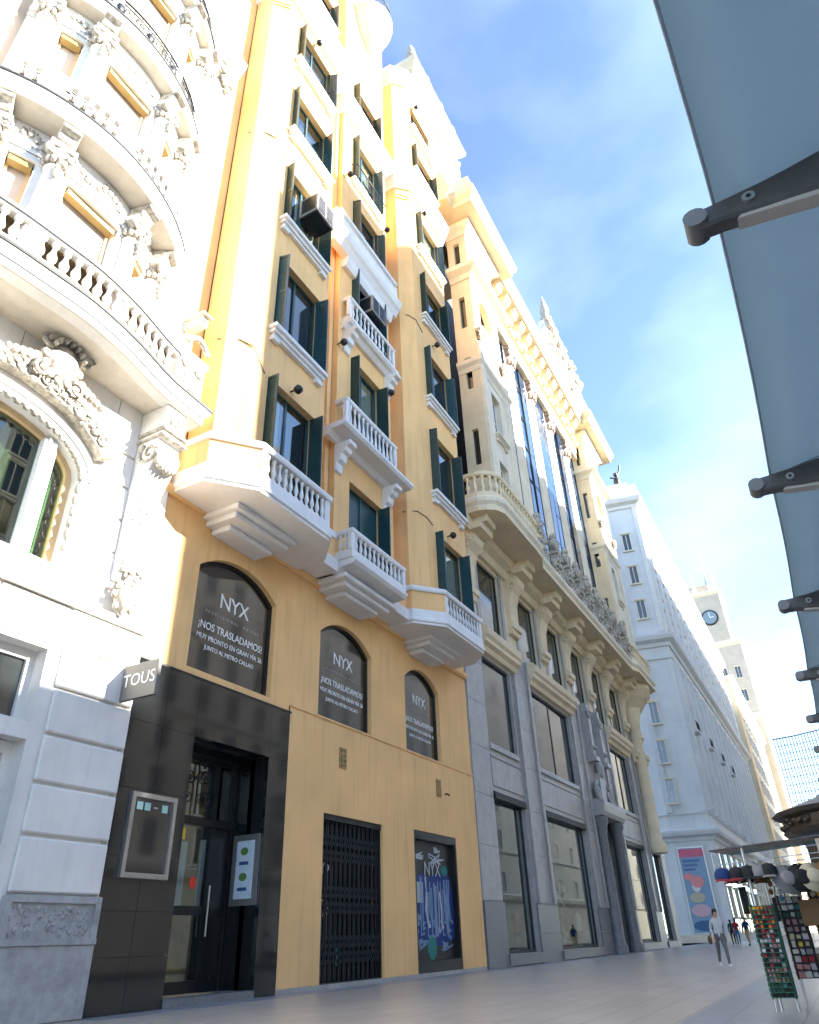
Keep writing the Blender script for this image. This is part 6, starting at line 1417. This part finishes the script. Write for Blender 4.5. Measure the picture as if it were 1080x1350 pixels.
def tote(y, z, c, label, x=13.6):
    t = thing('tote_bag', label, 'bag', (x, y, z), 'bags hung in the stall')
    b = MB(); b.prof([(-0.04, 0), (0.04, 0), (0.025, 0.34), (-0.025, 0.34)], y - 0.14, y + 0.14, Fr(0, 0)); me = b.mesh('sack'); 
    for v in me.vertices: v.co = (x + v.co.y, v.co.x, z + v.co.z)
    link('sack', me, cm_(c), t); MB().tube([(x, y - 0.08, z + 0.33), (x, y - 0.05, z + 0.5), (x, y + 0.05, z + 0.5), (x, y + 0.08, z + 0.33)], 0.008, 5).obj('handle', cm_(c), t)
tote(0.55, 1.02, 'brown', 'brown cloth bag hung between the souvenir racks'); tote(0.0, 1.0, 'grey', 'grey cloth bag hung above the blue box'); tote(-0.4, 1.05, 'red', 'red cloth bag hung deep inside the stall')
tote(0.98, 1.1, 'black', 'black cloth bag hung behind the green rack', 14.6)
rs = thing('red_sign', 'upright red and beige sign board on the stall roof edge', 'sign', (13.0, 0.18, 1.8))
MB().box(12.97, 12.99, -0.3, 0.2, 1.72, 2.12).obj('board', flat('sign_beige', (0.4, 0.34, 0.28)), rs); MB().box(12.96, 12.968, -0.26, 0.14, 1.93, 2.1).obj('red_panel', flat('sign_red', (0.6, 0.04, 0.02)), rs)
def kiosk():
    t = thing('kiosk', 'dark bronze street kiosk with ornate cornice roof and ball finial', 'kiosk', (19.6, -1.3, 0)); c = (19.9, -1.35); n = 8
    pts = [(c[0] + 2.0 * math.cos(2 * math.pi * (k + 0.5) / n), c[1] + 2.0 * math.sin(2 * math.pi * (k + 0.5) / n)) for k in range(n)]
    MB().plan(pts, 0, 2.75).obj('body', M['bronze'], t)
    ring = list(reversed(pts)) + [pts[-1]]
    MB().sweep(ring[::-1], [(0, 2.5), (0.02, 2.5), (0.04, 2.75), (0, 2.75)]).obj('blue_band', flat('kiosk_blue', (0.2, 0.26, 0.32)), t)
    MB().lathe([(2.05, 2.72), (2.2, 2.76), (2.28, 2.84), (2.22, 2.9), (2.22, 3.08), (2.36, 3.14), (2.42, 3.22), (2.2, 3.28), (1.5, 3.5), (0.9, 3.9), (0.3, 4.3), (0, 4.4)], (c[0], c[1], 0), 16, smooth=False).obj('roof', M['bronze'], t)
    lv = MB(); r = random.Random(3)
    for k in range(90): a = r.uniform(0, 6.28); lv.ball((c[0] + 2.24 * math.cos(a), c[1] + 2.24 * math.sin(a), r.uniform(2.92, 3.06)), (0.07, 0.07, 0.05), 6, 4)
    lv.obj('frieze_relief', M['bronze'], t)
    f = MB(); f.lathe([(0.12, 3.2), (0.16, 3.3), (0.08, 3.4), (0.2, 3.55), (0.24, 3.68), (0.16, 3.8), (0, 3.86)], (18.3, -0.35, 0), 14); f.obj('ball_finial', M['bronze'], t)
kiosk()
# net of fine wires hung over the pavement
nt_ = thing('wire_net', 'fine hanging wire net strung high above the kiosk', 'net', (40, -1, 9))
b = MB(); b.tube([(40, 1.15, 8.97), (40, 0.2, 9.0), (40, -1.0, 9.13), (40, -6, 9.5)], 0.03, 5); b.obj('top_cable', M['iron'], nt_)
b = MB(); r = random.Random(2)
for k in range(40):
    y = 1.1 - 0.14 * k; b.tube([(40, y, 9.0 + 0.02 * k * 0.3), (40 + r.uniform(-0.05, 0.05), y, 7.2), (40, y + r.uniform(-0.04, 0.04), 5.6)], 0.022, 4)
b.obj('wire_strands', M['iron'], nt_)['kind'] = 'stuff'
b = MB()
for k in range(9): b.tube([(40, 1.1, 8.6 - 0.36 * k), (40, -4.4, 8.8 - 0.36 * k)], 0.014, 4)
b.obj('cross_strands', M['iron'], nt_)['kind'] = 'stuff'
pl = thing('lamp_post', 'slim dark street post holding the wire net cable', 'post', (40, -6, 0)); MB().lathe([(0.2, 0), (0.2, 0.5), (0.12, 0.7), (0.08, 9.6), (0.0, 9.7)], (40, -6, 0), 10).obj('shaft', M['iron'], pl); MB().box(39.9, 40.1, -6.1, -5.9, 9.4, 9.6).obj('clamp', M['iron'], pl)

# ------------------------------------------------------------------ people
def person(label, x, y, heading, h, top, legs, hair, shoes, stride=0.22, lean=0.0, arm=0.2, bag=None):
    t = thing('person', label, 'person', (x, y, 0), None, local=True); t.rotation_euler = (0, 0, heading)
    k = h / 1.75; s = stride
    J = {'pel': (0, 0, .95, .135), 'sp': (.01, 0, 1.15, .125), 'ch': (.03 + lean, 0, 1.36, .145), 'nk': (.04 + lean, 0, 1.5, .055), 'hd': (.06 + lean, 0, 1.6, .085), 'tp': (.06 + lean, 0, 1.7, .075), 'no': (.155 + lean, 0, 1.585, .018)}
    E = [('pel', 'sp'), ('sp', 'ch'), ('ch', 'nk'), ('nk', 'hd'), ('hd', 'tp'), ('hd', 'no')]
    for sd, q in (('l', 1), ('r', -1)):
        f = s * q
        J.update({'sh' + sd: (.02 + lean, .18 * q, 1.4, .062), 'el' + sd: (-.06 - arm * q * .3, .235 * q, 1.13, .047), 'wr' + sd: (.06 - arm * q * .8, .23 * q, .9, .034), 'ha' + sd: (.1 - arm * q * .8, .225 * q, .82, .03),
                  'hp' + sd: (0, .1 * q, .9, .1), 'kn' + sd: (.06 + f * .6, .095 * q, .5, .065), 'an' + sd: (f - (.05 if f < 0 else 0), .09 * q, .09 + (.06 if f < 0 else 0), .045), 'to' + sd: (f + .16, .1 * q, .035, .035)})
        E += [('ch', 'sh' + sd), ('sh' + sd, 'el' + sd), ('el' + sd, 'wr' + sd), ('wr' + sd, 'ha' + sd), ('pel', 'hp' + sd), ('hp' + sd, 'kn' + sd), ('kn' + sd, 'an' + sd), ('an' + sd, 'to' + sd)]
        hx, hy, hz, _ = J['ha' + sd]
        for i in range(5):
            J['f%d%s' % (i, sd)] = (hx + (-.03 + .018 * i if i else .045), hy - .01 * q, hz - (.075 + .012 * (2 - abs(i - 2.4)) if i else .03), .009); E.append(('ha' + sd, 'f%d%s' % (i, sd)))
    names = list(J); me = bpy.data.meshes.new('body'); me.from_pydata([(J[n][0] * k, J[n][1] * k, J[n][2] * k) for n in names], [(names.index(a), names.index(b)) for a, b in E], [])
    o = bpy.data.objects.new('body', me); COL.objects.link(o); m = o.modifiers.new('skin', 'SKIN')
    for i, n in enumerate(names): sv = me.skin_vertices[0].data[i]; sv.radius = (J[n][3] * k, J[n][3] * k * (1.25 if n in ('ch', 'sp', 'pel') else 1)); sv.use_root = n == 'pel'
    sb = o.modifiers.new('sub', 'SUBSURF'); sb.levels = sb.render_levels = 1
    dg = bpy.context.evaluated_depsgraph_get(); m2 = bpy.data.meshes.new_from_object(o.evaluated_get(dg)); bpy.data.objects.remove(o)
    m2.materials.clear()
    for c in (top, legs, M['skin'], shoes): m2.materials.append(c)
    P = {n: Vector(J[n][:3]) * k for n in names}
    def grp(a, b):
        if a in ('nk', 'hd') or a.startswith(('wr', 'ha')) : return 2
        if a.startswith('an'): return 3
        if a == 'pel' and b != 'sp' or a.startswith(('hp', 'kn')): return 1
        return 0
    for p in m2.polygons:
        c = p.center; best = None
        for a, b in E:
            d = P[b] - P[a]; q = max(0, min(1, (c - P[a]).dot(d) / d.length_squared)); dist = (c - P[a] - d * q).length
            if best is None or dist < best[0]: best = (dist, grp(a, b))
        p.material_index = best[1]; p.use_smooth = True
    bo = bpy.data.objects.new('body', m2); COL.objects.link(bo); bo.parent = t
    hm = MB(); hd = P['hd']; hm.ball((hd.x - .02 * k, 0, hd.z + .07 * k), (.1 * k, .092 * k, .095 * k), 12, 8); hm.ball((hd.x - .06 * k, 0, hd.z - .01 * k), (.065 * k, .085 * k, .1 * k), 10, 7); hm.obj('hair', hair, t)
    if bag:
        b = MB(); b.ball((-.12 * k, -.3 * k, .82 * k), (.16 * k, .07 * k, .14 * k), 12, 8); b.tube([(-.12 * k, -.27 * k, .92 * k), (-.05 * k, -.2 * k, 1.25 * k), (.03 * k, -.1 * k, 1.47 * k)], .014, 5); bgo = b.obj('shoulder_bag', bag, None); bgo.parent = None
        bgo.location = (0, 0, 0); bgo.name = 'bag_part'; bgo.parent = t; bgo.name = 'shoulder_bag'
hair_d = flat('hair_dark', (0.02, 0.014, 0.01)); hair_b = flat('hair_brown', (0.09, 0.05, 0.025))
person('person in pale grey hooded jacket walking with a brown shoulder bag', 27.9, 3.97, R_(200), 1.62, flat('jacket_pale', (0.5, 0.52, 0.54), 0.85), flat('trousers_grey', (0.13, 0.13, 0.14)), hair_d, flat('shoes_white', (0.7, 0.7, 0.7)), 0.28, 0.05, 0.2, flat('bag_brown', (0.14, 0.07, 0.045)))
person('person in a red top and blue jeans walking away down the street', 66, 8.05, R_(5), 1.75, cm_('red'), flat('jeans_blue', (0.05, 0.15, 0.32)), hair_d, cm_('white'), 0.25)
person('person in a navy jacket and beige trousers beside the stall', 63, 7.0, R_(160), 1.78, cm_('navy'), flat('trousers_beige', (0.45, 0.36, 0.22)), hair_b, cm_('black'), 0.15)
person('person in dark green coat walking behind the red top', 70, 8.9, R_(10), 1.75, cm_('green'), cm_('black'), hair_b, cm_('black'), 0.2)
